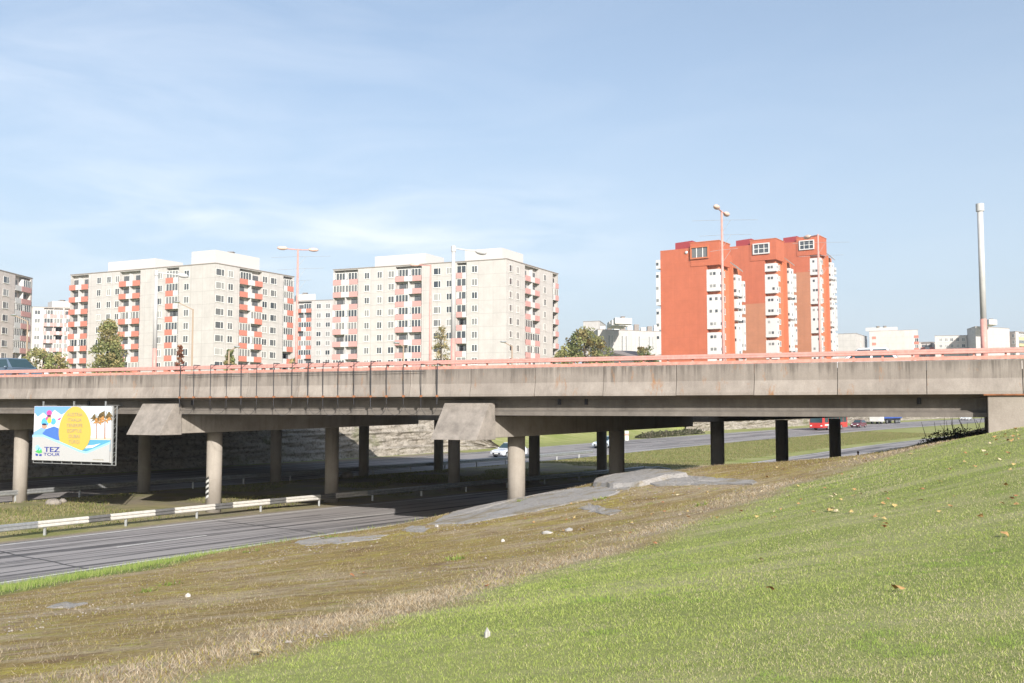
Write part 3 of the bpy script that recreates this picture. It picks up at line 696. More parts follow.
M['barw'] = plain('white_barrier_paint', (.52, .50, .46), .6, 0, .18); M['barg'] = plain('dark_grey_barrier_paint', (.12, .118, .115), .6, 0, .3)
def pat(u):
    if u < -18: return (min(4, -18-u) if -18-u > .2 else .2, 2)
    if u > 1.5: return (4, 2)
    k = (u+18) % 3.5
    return (2.4-k, 0) if k < 2.38 else (max(.3, 3.5-k), 1)
barrier('crash barrier striped black and white along the near carriageway median edge', (-46, 31), lambda u: 0., [M['barw'], M['barg'], M['galv']], .66, pattern=pat)
barrier('plain grey crash barrier along the far carriageway beyond the median', (-60, 47), lambda u: -15.7, [M['galv']], .75, seg=8, post_every=4)
# bent barrier end lying by the third pier
mb = MB(); e_ = [W(31.1+k, .0) for k in (0, 1.6, 3.2)]
for k in range(3): mb.tube([(float(e_[0][0]), float(e_[0][1]), float(zr(e_[0][1]))+.42+.09*k), (float(e_[1][0])+.1*k, float(e_[1][1]), float(zr(e_[1][1]))+.36+.08*k), (float(e_[2][0])+.2*k, float(e_[2][1])-.2*k, float(zr(e_[2][1]))+.02+.12*k)], .05, 6)
tag(mb.build('barrier_end', M['galv']), 'bent grey end of the near crash barrier dipping to the ground beyond the dark columns', 'barrier end')

# black and white warning board on the left front column
wb = TS(-17.63, 0, 0); mb = MB()
def colpt(a, z, r=.412): return (wb[0]+r*math.cos(a), wb[1]+r*math.sin(a), z)
a0_, a1_ = R(-166), R(-112)
zg0 = E-(500-407)*52.4/F
for k in range(8):
    z0, z1 = zg0+k*.135, zg0+(k+1)*.135
    for j in range(4):
        aa, ab_ = a0_+(a1_-a0_)*j/4, a0_+(a1_-a0_)*(j+1)/4
        s0, s1_ = j*.045, (j+1)*.045
        mb.face([colpt(aa, z0+s0), colpt(ab_, z0+s1_), colpt(ab_, z1+s1_), colpt(aa, z1+s0)], k % 2)
o = mb.build('warning_board', [M['white'], M['black']], near)

# ------------------------------------------------------------------ limestone cutting walls
def rock_wall(name, label, u0, u1, v0, topf, seed, du=.45):
    us = np.arange(u0, u1, du); nz = 34; rows = []
    r2 = np.random.default_rng(seed); lay_off = np.cumsum(r2.normal(0, .07, nz)); lay_off -= np.linspace(lay_off[0], lay_off[-1], nz)
    lay_off += r2.choice([0, .0, .12, -.08], nz)
    mb = MB(); n = len(us)
    for j in range(nz):
        fz = j/(nz-1)
        for i, u in enumerate(us):
            x0, y0 = W(u, v0); b = float(zr(y0))-.3; top = topf(u)
            off = lay_off[j]*1.1+.5*vnoise(u, j*.5, 2.3, seed)*1.0+.35*vnoise(u, j, .9, seed+1)+.6*vnoise(u, 0, 9., seed+2)-1.3*fz
            x, y = W(u, v0+off); mb.v.append((float(x), float(y), float(b+(top-b)*fz+.05*vnoise(u, j, 1.3, seed+5))))
    for j in range(nz-1):
        for i in range(n-1): k = j*n+i; mb.f.append((k, k+1, k+n+1, k+n)); mb.m.append(0)
    # closed top strip running back into the ground behind
    k0 = len(mb.v)
    for i, u in enumerate(us):
        x, y = W(u, v0-5); mb.v.append((float(x), float(y), topf(u)-.05))
    for i in range(n-1): mb.f.append(((nz-1)*n+i, (nz-1)*n+i+1, k0+i+1, k0+i)); mb.m.append(0)
    return tag(mb.build(name, M['rock']), label, 'rock wall')
m, nt, b = newmat('limestone'); M['rock'] = m; b.inputs['Roughness'].default_value = .95; b.inputs['Specular IOR Level'].default_value = .15
t = nd(nt, 'ShaderNodeTexCoord'); ov = t.outputs['Object']
a1 = nd(nt, 'ShaderNodeTexNoise', {'Vector': nd(nt, 'ShaderNodeMapping', {0: ov, 'Scale': (.35, .35, 2.6)}).outputs[0], 'Scale': 1.2, 'Detail': 8., 'Roughness': .7}).outputs[0]
a2 = nd(nt, 'ShaderNodeTexNoise', {'Vector': ov, 'Scale': 3.5, 'Detail': 6., 'Roughness': .75}).outputs[0]
a3 = nd(nt, 'ShaderNodeTexNoise', {'Vector': nd(nt, 'ShaderNodeMapping', {0: ov, 'Scale': (.6, .6, 1.1)}).outputs[0], 'Scale': .5, 'Detail': 5., 'Roughness': .6}).outputs[0]
c_ = mixc(nt, ramp(nt, a1, [(.34, 0), (.62, 1)]), (.25, .22, .18), (.43, .39, .335))
c_ = mixc(nt, ramp(nt, a2, [(.34, .85), (.52, 0)]), c_, (.10, .088, .065))
c_ = mixc(nt, ramp(nt, a3, [(.58, 0), (.68, .6)]), c_, (.12, .13, .05))
nt.links.new(c_, b.inputs['Base Color'])
bp = nd(nt, 'ShaderNodeBump', {'Height': a2, 'Strength': .7, 'Distance': .15}); nt.links.new(bp.outputs[0], b.inputs['Normal'])
rock_wall('limestone_wall', 'layered pale limestone cutting wall beyond the far carriageway, under the overpass', -75, 57, -33.6, lambda u: 7.15 if u < 44 else max(.3, 7.15-6.6*float(sst(44, 57, u))), 3)
rock_wall('limestone_wall', 'distant low limestone wall behind the far road, right of the hedge', 111, 330, -37.2, lambda u: 7.2, 8, 1.2)
mb = MB()      # loose boulders by the far pier foot
def boulder(name, label, p, r, seed, m_):
    r3 = np.random.default_rng(seed); mb = MB(); mb.ell((0, 0, 0), r, 12, 8)
    mb.v = [tuple(np.array(q)*(1+.35*float(vnoise(q[0]*3+seed, q[1]*3+q[2]*5, .8, seed)))) for q in mb.v]
    o = mb.build(name, m_); o.location = p; return tag(o, label, 'rock')
for i, (px, py, rr, lab) in enumerate(((53, 505, (.45, .3, .25), 'small grey stone beside the leftmost column'),
                                       (347, 478, (.5, .4, .4), 'pale stone at the foot of a far column under the overpass'), (63, 503, (.22, .2, .16), 'tiny stone on the median right of the leftmost column'))):
    p = ground_px(px, py); boulder('boulder', lab, (p.x, p.y, p.z+.1), rr, i+3, M['block'])

# broken asphalt slabs lying on the crest of the bank
m, nt, b = newmat('old_asphalt'); M['oldasph'] = m; b.inputs['Roughness'].default_value = .9
t = nd(nt, 'ShaderNodeTexCoord'); n_ = nd(nt, 'ShaderNodeTexNoise', {'Vector': t.outputs['Object'], 'Scale': 14., 'Detail': 6., 'Roughness': .75}).outputs[0]
n2_ = nd(nt, 'ShaderNodeTexNoise', {'Vector': t.outputs['Object'], 'Scale': .8, 'Detail': 6., 'Roughness': .7}).outputs[0]
c_ = mixc(nt, ramp(nt, n_, [(.3, 0), (.7, 1)]), (.27, .25, .23), (.46, .43, .395)); c_ = mixc(nt, ramp(nt, n2_, [(.5, 0), (.64, .85)]), c_, (.25, .20, .11))
n3_ = nd(nt, 'ShaderNodeTexNoise', {'Vector': t.outputs['Object'], 'Scale': 5., 'Detail': 6., 'Roughness': .8}).outputs[0]
c_ = mixc(nt, ramp(nt, n3_, [(.56, 0), (.64, .7)]), c_, (.44, .41, .37)); c_ = mixc(nt, ramp(nt, n3_, [(.34, .8), (.42, 0)]), c_, (.10, .09, .075))
nt.links.new(c_, b.inputs['Base Color']); bp = nd(nt, 'ShaderNodeBump', {'Height': mth(nt, 'ADD', n_, n2_), 'Strength': .9, 'Distance': .06}); nt.links.new(bp.outputs[0], b.inputs['Normal'])
def slab(label, pxs, thick, seed):
    pts = [ground_px(*q) for q in pxs]; cen = sum(pts, Vector())/len(pts); r3 = random.Random(seed); out = []
    for a, b_ in zip(pts, pts[1:]+pts[:1]):
        n = max(2, int((b_-a).length/.35))
        for k in range(n):
            p = a.lerp(b_, k/n); d = (p-cen); d.z = 0; p = p+d.normalized()*r3.uniform(-.16, .12); out.append(p)
    mb = MB(); n = len(out); rings = [1, .93, .7, .4, .12]
    base = []
    for ri, f in enumerate(rings):
        for p in out:
            q = cen.lerp(p, f); z = hz1(q.x, q.y); mb.v.append((q.x, q.y, z-.12 if ri == 0 else z+thick*(1 if ri > 1 else .8)+.02*r3.uniform(-1, 1)))
    for ri in range(len(rings)-1):
        for k in range(n): j = (k+1) % n; mb.f.append((ri*n+k, ri*n+j, (ri+1)*n+j, (ri+1)*n+k)); mb.m.append(0)
    mb.f.append(tuple((len(rings)-1)*n+k for k in range(n))); mb.m.append(0)
    return tag(mb.build('asphalt_slab', M['oldasph']), label, 'asphalt slab')
slab('large broken grey asphalt slab in front of the middle front column', [(420,527),(448,514),(470,507),(497,500),(525,496),(565,490),(600,487),(640,488),(616,497),(585,502),(560,508),(536,513),(500,519),(470,525)], .035, 1)
slab('thick crumbled concrete slab on the bank edge beside the second front column', [(592,488),(600,479),(628,477),(655,474),(690,478),(660,483),(640,488),(612,490)], .2, 2)
slab('thin strip of old asphalt across the bank below the dark columns', [(640,482),(662,476),(700,477),(762,481),(758,485),(720,485),(690,486),(650,487)], .03, 3)
slab('small grey scrap of asphalt left of the large slab', [(398,531),(412,526),(432,528),(425,533)], .015, 4)
slab('ragged whitish asphalt patch among the dry moss on the left', [(292,543),(310,538),(345,537),(370,536),(392,534),(380,540),(345,544),(305,546)], .012, 5)
slab('little pale asphalt crust in the moss at far left', [(48,608),(66,603),(88,604),(70,609)], .03, 6)
slab('narrow asphalt scrap right of the large slab', [(574,508),(590,504),(625,511),(612,516),(590,512)], .015, 7)

# ------------------------------------------------------------------ apartment blocks
ZGB = 7.0
def wallmat(name, colr, pitch=2.7, vert=3.2, line=.62, lw=.05):
    m, nt, b = newmat(name); b.inputs['Roughness'].default_value = .9; b.inputs['Specular IOR Level'].default_value = .2
    t = nd(nt, 'ShaderNodeTexCoord'); s = nd(nt, 'ShaderNodeSeparateXYZ', {0: t.outputs['UV']})
    def ln(o, p): f = mth(nt, 'FRACT', mth(nt, 'DIVIDE', o, p)); return mth(nt, 'LESS_THAN', f, lw/p)
    l = mth(nt, 'MAXIMUM', ln(s.outputs[1], pitch), ln(s.outputs[0], vert))
    pid = nd(nt, 'ShaderNodeCombineXYZ', {0: mth(nt, 'FLOOR', mth(nt, 'DIVIDE', s.outputs[0], vert)), 1: mth(nt, 'FLOOR', mth(nt, 'DIVIDE', s.outputs[1], pitch))})
    wn = nd(nt, 'ShaderNodeTexWhiteNoise', {'Vector': pid.outputs[0]}, noise_dimensions='3D').outputs[0]
    n_ = nd(nt, 'ShaderNodeTexNoise', {'Vector': t.outputs['Object'], 'Scale': .5, 'Detail': 7., 'Roughness': .7}).outputs[0]
    c_ = mixc(nt, ramp(nt, n_, [(.35, 0), (.7, 1)]), [c*.88 for c in colr], [min(.85, c*1.06) for c in colr])
    c_ = mixc(nt, mth(nt, 'MULTIPLY', wn, .25), c_, [c*.84 for c in colr])
    st2 = nd(nt, 'ShaderNodeTexNoise', {'Vector': nd(nt, 'ShaderNodeMapping', {0: t.outputs['Object'], 'Scale': (1.1, 1.1, .05)}).outputs[0], 'Scale': 1.2, 'Detail': 6., 'Roughness': .7}).outputs[0]
    c_ = mixc(nt, ramp(nt, st2, [(.5, 0), (.72, .45)]), c_, [c*.74 for c in colr])
    c_ = mixc(nt, l, c_, [c*line for c in colr]); nt.links.new(c_, b.inputs['Base Color']); return m
M['pale'] = wallmat('pale_panel_wall', (.515, .488, .466)); M['pale2'] = wallmat('beige_panel_wall', (.60, .54, .505))
M['hut'] = plain('roof_hut_plaster', (.55, .525, .505), .9, 0, .06)
M['balred'] = plain('red_balcony_panel', (.52, .19, .14), .7, 0, .1); M['balpink'] = plain('rose_balcony_panel', (.52, .29, .27), .7, 0, .1)
M['balwhite'] = plain('white_balcony_panel', (.56, .555, .55), .7, 0, .05); M['frame'] = plain('window_frame_white', (.72, .71, .68), .6)
M['balyel'] = plain('yellow_balcony_panel', (.6, .5, .25), .7)
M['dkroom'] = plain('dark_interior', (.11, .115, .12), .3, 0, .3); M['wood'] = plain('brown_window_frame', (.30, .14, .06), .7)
M['cap'] = plain('roof_edge_metal', (.27, .235, .21), .7)
_mc = {}
def window_meshes(w, h, style=0):
    k = ('w', round(w, 1), round(h, 1), style)
    if k not in _mc:
        f = MB(); t_ = .09
        f.box((-w/2, -.05, 0), (w/2, .02, t_)); f.box((-w/2, -.05, h-t_), (w/2, .02, h)); f.box((-w/2, -.05, t_), (-w/2+t_, .02, h-t_)); f.box((w/2-t_, -.05, t_), (w/2, .02, h-t_))
        mx = (w*.16 if style else 0.)
        f.box((mx-.05, -.045, t_), (mx+.05, .015, h-t_)); f.box((-w/2-.06, -.12, -.06), (w/2+.06, -.0, -.004))
        p = MB(); p.box((-w/2+.05, -.02, .05), (w/2-.05, .01, h-.05))
        _mc[k] = (f.mesh('window', M['frame']), p.mesh('pane', M['glass']))
    return _mc[k]
def balcony_meshes(w, pattern, red, style, d=.95):
    k = ('b', round(w, 1), pattern, red, style)
    if k not in _mc:
        b_ = MB()                     # 0 white 1 red 2 dark; flush with the facade, floor running back into the recess
        D0 = .82; d = .10
        b_.box((-w/2+.02, -d+.01, -.14), (w/2-.02, D0, .0), 0)
        segs = {'rwr': [(0, .34, 1), (.34, .66, 0), (.66, 1, 1)], 'wr': [(0, .38, 0), (.38, 1, 1)], 'rw': [(0, .6, 1), (.6, 1, 0)], 'r': [(0, 1, 1)]}[pattern]
        for a, c, mi in segs:
            pr = .05 if mi == 1 else .0
            b_.box((-w/2+a*w+.01, -d-.06-pr, -.16), (-w/2+c*w-.01, -d+.0, .98), mi)
        if w > 3.5: b_.box((-.06, -d+.001, .001), (.06, D0, 2.55), 0)
        for xa, xb, zz in ((-w/2+.45, -w/2+1.2, .05), (-w/2+1.25, -w/2+2.2, .85), (w/2-1.1, w/2-.35, .05), (w/2-2.1, w/2-1.15, .85)):
            if xb < w/2-.1 and xa > -w/2+.1:
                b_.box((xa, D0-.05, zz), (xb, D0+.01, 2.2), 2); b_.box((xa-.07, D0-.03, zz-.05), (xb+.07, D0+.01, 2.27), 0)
        gl = MB()
        if style:
            r_ = random.Random(style*17+int(w*10)); halves = [(-w/2+.1, -.05), (.05, w/2-.1)] if w > 3.5 else [(-w/2+.1, w/2-.1)]
            if style == 2 and len(halves) > 1: halves = halves[:1]
            if style == 3 and len(halves) > 1: halves = halves[1:]
            for a, c in halves:
                n = max(2, int((c-a)/.72)); gl.box((a, -d+.02, .99), (c, -d+.05, 2.5), 1)
                for j in range(n+1): x = a+(c-a)*j/n; gl.box((x-.06, -d-.02, .99), (x+.06, -d+.018, 2.5), 0)
                gl.box((a, -d-.015, 2.38), (c, -d+.017, 2.5), 0)
                if style == 4: gl.box((a+.1, -d-.012, 1.1), (a+.5, -d+.016, 2.3), 0)
        _mc[k] = (b_.mesh('balcony', [M['balwhite'], M[red], M['dkroom']]), gl.mesh('glazing', [M['frame'], M['glass']]) if style else None)
    return _mc[k]
BLOCKS = []
class Block:
    def __init__(s, name, label, cat, corner, A, B, zt, wall, nfl, zg=ZGB, group=None, pitch=2.7):
        """corner: ground point nearest us; A: left end, B: right end of the two facades"""
        s.c, s.A, s.B = (Vector((q[0], q[1])) for q in (corner, A, B)); s.h = zt-zg; s.zg = zg; s.nfl = nfl; s.pitch = pitch
        s.o = thing(name, label, cat, (s.c.x, s.c.y, zg), 0, group)
        BLOCKS.append(s); s.wall, s.rec = wall, {'L': [], 'R': []}; D = s.A+s.B-s.c; h = s.h
        cp = MB()
        ex = (s.A-s.c).normalized()*.12; ey = (s.B-s.c).normalized()*.12; a, b_, d_ = s.A-s.c, s.B-s.c, D-s.c
        Q = [a+ex-ey, -ex-ey, b_-ex+ey, d_+ex+ey]
        cp.hexa([(q.x, q.y, h+.003) for q in Q]+[(q.x, q.y, h+.16) for q in Q]); cp.build('roof_edge', M['cap'], s.o)
    def finish(s):
        mb = MB(); D = s.A+s.B-s.c; P = [s.A, s.c, s.B, D]; h = s.h; dep = .85
        for i in range(4):
            a, b_ = P[i]-s.c, P[(i+1) % 4]-s.c; L = (b_-a).length; X = (b_-a)/L; N = Vector((-X.y, X.x))
            rec = sorted(s.rec['L' if i == 0 else 'R']) if i < 2 else []
            pts = [(0, 0)]
            for r0, r1 in rec:
                r0, r1 = max(.16, r0), min(L-.16, r1); pts += [(r0, 0), (r0, dep), (r1, dep), (r1, 0)]
            pts.append((L, 0))
            for (sa, da), (sb, db) in zip(pts[:-1], pts[1:]):
                p, q = a+X*sa+N*da, a+X*sb+N*db
                if (q-p).length < .01: continue
                mb.face([(p.x, p.y, -1), (q.x, q.y, -1), (q.x, q.y, h-.18), (p.x, p.y, h-.18)], 0, [(sa+da, -1-h), (sb+db, -1-h), (sb+db, 0), (sa+da, 0)])
            mb.face([(a.x, a.y, h-.18), (b_.x, b_.y, h-.18), (b_.x, b_.y, h), (a.x, a.y, h)], 0, [(0.5, -.2), (L, -.2), (L, -.1), (0.5, -.1)])
        for z in (h, h-.18): mb.face([tuple((q-s.c))+(z,) for q in P], 0, [(0.5, .5)]*4)
        mb.build('wall', s.wall, s.o)
    def mat(s, side, ds, z):
        if side == 'L': o_, X = s.A-s.c, (s.c-s.A).normalized()
        else: o_, X = Vector((0, 0)), (s.B-s.c).normalized()
        p = o_+X*ds
        return Matrix(((X.x, -X.y, 0, p.x), (X.y, X.x, 0, p.y), (0, 0, 1, z), (0, 0, 0, 1)))
    def s_px(s, side, px):
        if side == 'L': o_, X = s.A, (s.c-s.A).normalized()
        else: o_, X = s.c, (s.B-s.c).normalized()
        u = (px-512)/F*1.004; return (u*o_.y-o_.x)/(X.x-u*X.y)
    def floors(s, top_off=1.8, n=8):     # z of floor levels, top first, local
        return [s.h-top_off-1.45-s.pitch*k for k in range(n)]
    def window(s, side, ds, z, w, h, style=0, brown=False):
        f, p = window_meshes(w, h, style); o = inst(f, 'window', s.o, s.mat(side, ds, z)); inst(p, 'pane', o, Matrix())
    def balcony(s, side, ds, z, w, pat, red, style):
        b_, g_ = balcony_meshes(w, pat, red, style); o = inst(b_, 'balcony', s.o, s.mat(side, ds, z))
        if g_: inst(g_, 'glazing', o, Matrix())
    def col(s, side, px, w, h=1.45, style=0, n=8, sill=.85):
        ds = s.s_px(side, px)
        for z in s.floors(n=n): s.window(side, ds, z+sill, w, h, style)
    def stack(s, side, pxa, pxb, pat, red, n=8, open_=.45):
        a, b_ = s.s_px(side, pxa), s.s_px(side, pxb); s.rec[side].append((min(a, b_), max(a, b_)))
        for z in s.floors(n=n): s.balcony(side, (a+b_)/2, z, abs(b_-a), pat, red, 0 if random.random() < open_ else random.randint(1, 4))
    def hut(s, la, lb, ra, rb, h, name='roof_hut'):
        X = (s.A-s.c).normalized(); Y = (s.B-s.c).normalized(); mb = MB()
        q = [X*lb+Y*ra, X*la+Y*ra, X*la+Y*rb, X*lb+Y*rb]
        mb.hexa([(p.x, p.y, s.h+.1) for p in q]+[(p.x, p.y, s.h+h) for p in q]); o = mb.build(name, M['hut'], s.o)
        for k in range(2):
            p = X*(la+(lb-la)*(.3+.4*k))+Y*((ra+rb)/2); v_ = MB(); v_.box((p.x-.5, p.y-.5, s.h+h+.003), (p.x+.5, p.y+.5, s.h+h+.45)); v_.box((p.x-.7, p.y-.7, s.h+h+.452), (p.x+.7, p.y+.7, s.h+h+.55)); v_.build('roof_vent', M['cap'], o)
def px_pt(px, y): return (xat(px, y, E+12), y)
# right pale block (rose balconies)
cB2 = px_pt(506.5, 200); b2 = Block('apartment_building', 'pale nine storey apartment block with rose balconies, right one of the pair', 'apartment block', cB2, px_pt(332.5, 216.5), px_pt(558.2, 223), E+29.9, M['pale'], 9)
b2.stack('L', 333, 357.5, 'rwr', 'balpink', open_=.1); b2.stack('L', 395.4, 421.5, 'rwr', 'balpink', open_=.1); b2.stack('L', 456.6, 466.5, 'rw', 'balpink', open_=.1)
for px, w_, st in ((366.7, 1.25, 0), (379.4, 1.25, 0), (391.0, 1.5, 0), (437, 1.75, 1), (449, 1.2, 0), (474.5, 1.3, 0)): b2.col('L', px, w_, style=st)
for px, w_, st in ((510.8, 1.5, 1), (517.6, 1.3, 0), (544.8, 1.3, 0)): b2.col('R', px, w_, style=st)
b2.stack('R', 525, 539, 'rwr', 'balpink'); b2.stack('R', 552.8, 558, 'wr', 'balpink')
b2.hut(20.5, 33.0, 3.2, 11, 2.9); b2.hut(2.5, 11, 3.0, 13, 2.9)
# left pale block (bright red balconies)
cB1 = px_pt(214, 200.6); b1 = Block('apartment_building', 'pale nine storey apartment block with bright red balconies, left one of the pair', 'apartment block', cB1, px_pt(68.6, 219), px_pt(293, 222), E+29.1, M['pale'], 9)
b1.stack('L', 69, 87.7, 'rwr', 'balred', open_=.75); b1.stack('L', 118.8, 139.5, 'rwr', 'balred', open_=.65); b1.stack('L', 165.5, 178, 'rw', 'balred', open_=.3)
for px, w_, st in ((98.3, 1.25, 0), (108.2, 1.25, 0), (116.7, 1.3, 0), (158.8, 1.6, 1), (186, 1.4, 0)): b1.col('L', px, w_, style=st)
for px, w_, st in ((219.3, 2.4, 1), (230, 1.5, 0), (264.3, 1.6, 0), (273, 2.0, 1)): b1.col('R', px, w_, style=st)
b1.stack('R', 239, 261.5, 'rwr', 'balred', open_=.45); b1.stack('R', 282.9, 292.5, 'wr', 'balred', open_=.4)
b1.hut(20.0, 34.0, 3.2, 11, 2.8); b1.hut(1.0, 7.5, 1.0, 14, 3.0)
# block between the pair, set back
c3 = px_pt(288, 291); b3 = Block('apartment_building', 'smaller pale block seen in the gap between the two big ones', 'apartment block', c3, px_pt(283, 302), px_pt(352, 285), E+30.9, M['pale'], 9)
b3.stack('R', 296.5, 311.5, 'rwr', 'balred', 8, .3)
for px in (318.8, 328): b3.col('R', px, 1.5)
b3.hut(2, 8, 3, 9, 2.2)
# leftmost block, cut by the frame
c5 = px_pt(-34, 196); b5 = Block('apartment_building', 'beige block with dull rose balconies cut by the left edge', 'apartment block', c5, px_pt(-70, 205), px_pt(30.2, 221), E+28.6, M['pale2'], 9)
b5.stack('R', 14.2, 29.8, 'wr', 'balpink', 8, .4); b5.col('R', 5, 2.3, style=1); b5.col('R', -8, 1.5)
# far left block
c4 = px_pt(30.5, 318); b4 = Block('apartment_building', 'distant pale block with paired rose balconies behind the leftmost shrub', 'apartment block', c4, px_pt(16, 335), px_pt(78, 322), E+32.0, M['pale2'], 9)
b4.stack('R', 44, 53.5, 'rwr', 'balpink', 7, .4); b4.stack('R', 54, 63, 'rwr', 'balpink', 7, .4); b4.stack('R', 64.5, 72, 'rwr', 'balpink', 7, .4); b4.col('R', 37.5, 1.7, n=7)
b4.hut(1, 7, 6, 13, 2.2)

# ------------------------------------------------------------------ red towers
M['redp'] = wallmat('red_orange_paint_wall', (.49, .145, .08), 2.7, 3.3, .80, .04)
M['redb'] = wallmat('bare_orange_brick_wall', (.46, .205, .12), .9, 80, .86, .05)
M['redside'] = wallmat('orange_paint_wall', (.54, .18, .09), 2.7, 3.0, .9, .04)
M['darkred'] = plain('dark_red_sheet', (.30, .045, .05), .6, 0, .1)
M['balplain'] = plain('tower_balcony_white', (.60, .59, .58), .7, 0, .08)
AX = Vector((.835, -.55)).normalized(); PX = Vector((.55, .835)).normalized()
def tower(label, cpx, y, ztop, brick_z, right_stack, nf, seed, leftbal):
    c = Vector(px_pt(cpx, y)); rr = random.Random(seed)
    o = thing('red_tower', label, 'apartment tower', (c.x, c.y, ZGB), 0, 'stepped red apartment towers')
    h = ztop-ZGB; W_ = 13.4; Dp = 30; hp = h-5.1
    def pt(a, p, z): q = AX*a+PX*p; return (q.x, q.y, z)
    def wall(name, a0, a1, p0, p1, z0, z1, mt):
        mb = MB()
        for (aa, pa), (ab_, pb) in (((a0, p0), (a1, p0)), ((a1, p0), (a1, p1)), ((a1, p1), (a0, p1)), ((a0, p1), (a0, p0))):
            L = math.hypot(ab_-aa, pb-pa); mb.face([pt(aa, pa, z0), pt(ab_, pb, z0), pt(ab_, pb, z1), pt(aa, pa, z1)], 0, [(0, z0), (L, z0), (L, z1), (0, z1)])
        mb.face([pt(a0, p0, z1), pt(a1, p0, z1), pt(a1, p1, z1), pt(a0, p1, z1)], 0, [(.5, .5)]*4); mb.face([pt(a0, p1, z0), pt(a1, p1, z0), pt(a1, p0, z0), pt(a0, p0, z0)], 0, [(.5, .5)]*4)
        return mb.build(name, mt, o)
    bz = brick_z-ZGB if brick_z else -1
    fa = -2.7            # flat wall ends, balcony stack fills the corner
    if brick_z: wall('brick_wall', -W_, fa, 0, Dp*.5, -1, bz, M['redb'])
    wall('painted_wall', -W_, fa, 0.0, Dp*.5, bz+.001, h-1.0, M['redp'])
    wall('side_wall', fa+.001, -.55, 1.6, 6.0, -1, hp-.003, M['redside'])
    wall('penthouse', -W_*.47, 0.25, -.12, 6.2, hp, h, M['redp'])
    mb = MB(); mb.hexa([pt(-W_*.47-.1, -.2, h+.003), pt(.35, -.2, h+.003), pt(.35, 6.3, h+.003), pt(-W_*.47-.1, 6.3, h+.003), pt(-W_*.47-.1, -.2, h+.16), pt(.35, -.2, h+.16), pt(.35, 6.3, h+.16), pt(-W_*.47-.1, 6.3, h+.16)]); mb.build('roof_edge', M['redside'], o)
    # big penthouse window
    X = AX; wm = Matrix(((X.x, -X.y, 0, 0), (X.y, X.x, 0, 0), (0, 0, 1, 0), (0, 0, 0, 1)))
    a_ = -4.1 if seed == 1 else -3.4; p = AX*a_+PX*-.13
    fr_ = MB(); w_, hh = 4.2, 2.7; t_ = .28
    fr_.box((-w_/2, -.35, 0), (w_/2, 0, t_)); fr_.box((-w_/2, -.35, hh-t_), (w_/2, 0, hh)); fr_.box((-w_/2, -.35, t_), (-w_/2+t_, 0, hh-t_)); fr_.box((w_/2-t_, -.35, t_), (w_/2, 0, hh-t_))
    for x in (-.7, .7): fr_.box((x-.07, -.2, t_), (x+.07, 0, hh-t_), 1)
    if seed > 1: fr_.box((-w_/2+t_, -.19, hh/2-.07), (w_/2-t_, -.005, hh/2+.07), 1)
    wo = fr_.build('window', [M['redside'] if seed == 1 else M['balplain'], M['frame']], o, mat=Matrix.Translation((p.x, p.y, hp+1.55))@wm)
    gp_ = MB(); gp_.box((-w_/2+.2, -.1, .2), (w_/2-.2, -.02, hh-.2)); gp_.build('pane', M['glass'], wo)
    if seed == 1:
        v_ = MB(); q = AX*-7.2; v_.ell((q.x, q.y, h-1.9), (.38, .15, .38)); v_.build('vent', M['galv'], o)
    # roof boxes
    mb = MB(); mb.hexa([pt(-W_*.80, 2.0, h-.98), pt(-W_*.5, 2.0, h-.98), pt(-W_*.5, 9, h-.98), pt(-W_*.80, 9, h-.98), pt(-W_*.80, 2.0, h+.75), pt(-W_*.5, 2.0, h+.95), pt(-W_*.5, 9, h+.95), pt(-W_*.80, 9, h+.75)]); mb.build('roof_box', M['darkred'], o)
    # corner balcony stack under the penthouse: one to three storeys joined
    def stack(a0, a1, p0, p1, ztop_, n, name='balcony', side_open=False):
        z = ztop_; k = 0
        while k < n:
            m_ = rr.choice([1, 2, 2, 3]); m_ = min(m_, n-k); zb0 = z-2.7*m_+.75
            mb = MB(); mb.hexa([pt(a0, p0, zb0), pt(a1, p0, zb0), pt(a1, p1, zb0), pt(a0, p1, zb0), pt(a0, p0, z), pt(a1, p0, z), pt(a1, p1, z), pt(a0, p1, z)])
            b_ = mb.build(name, M['balplain'], o)
            for j in range(m_):
                zz = z-.55-2.7*j if j else z-.62
                for f in ((.35, .62) if rr.random() < .6 else (.3, .75)):
                    if rr.random() < .85 and a1-a0 > 1.2 or (a1-a0 <= 1.2 and f < .4 and rr.random() < .6):
                        x = a0+(a1-a0)*f; w = MB(); w.hexa([pt(x-.28, p0-.02, zz-.62), pt(x+.28, p0-.02, zz-.62), pt(x+.28, p0+.05, zz-.62), pt(x-.28, p0+.05, zz-.62), pt(x-.28, p0-.02, zz), pt(x+.28, p0-.02, zz), pt(x+.28, p0+.05, zz), pt(x-.28, p0+.05, zz)]); w.build('pane', M['glass'], b_)
                x = p0+(p1-p0)*.5; w = MB(); w.hexa([pt(a1-.05, x-.3, zz-.62), pt(a1+.02, x-.3, zz-.62), pt(a1+.02, x+.3, zz-.62), pt(a1-.05, x+.3, zz-.62), pt(a1-.05, x-.3, zz), pt(a1+.02, x-.3, zz), pt(a1+.02, x+.3, zz), pt(a1-.05, x+.3, zz)]); w.build('pane', M['glass'], b_)
            # dark recess of the open storey edge below
            z -= 2.7*m_; k += m_
    stack(fa+.02, .15, .0, 1.55, hp-.9, nf)
    wall('recess_wall', fa+.002, -.3, 1.2, 1.59, -1, hp-.004, M['redside'])
    # rear stack on the right side, stepping out, with a slanted roof
    wall('rear_wall', -3.5, -.6, 6.001, 14, -1, hp+.6, M['redside'])
    stack(-.58, .75, 8.6, 11.6, hp-1.2, nf)
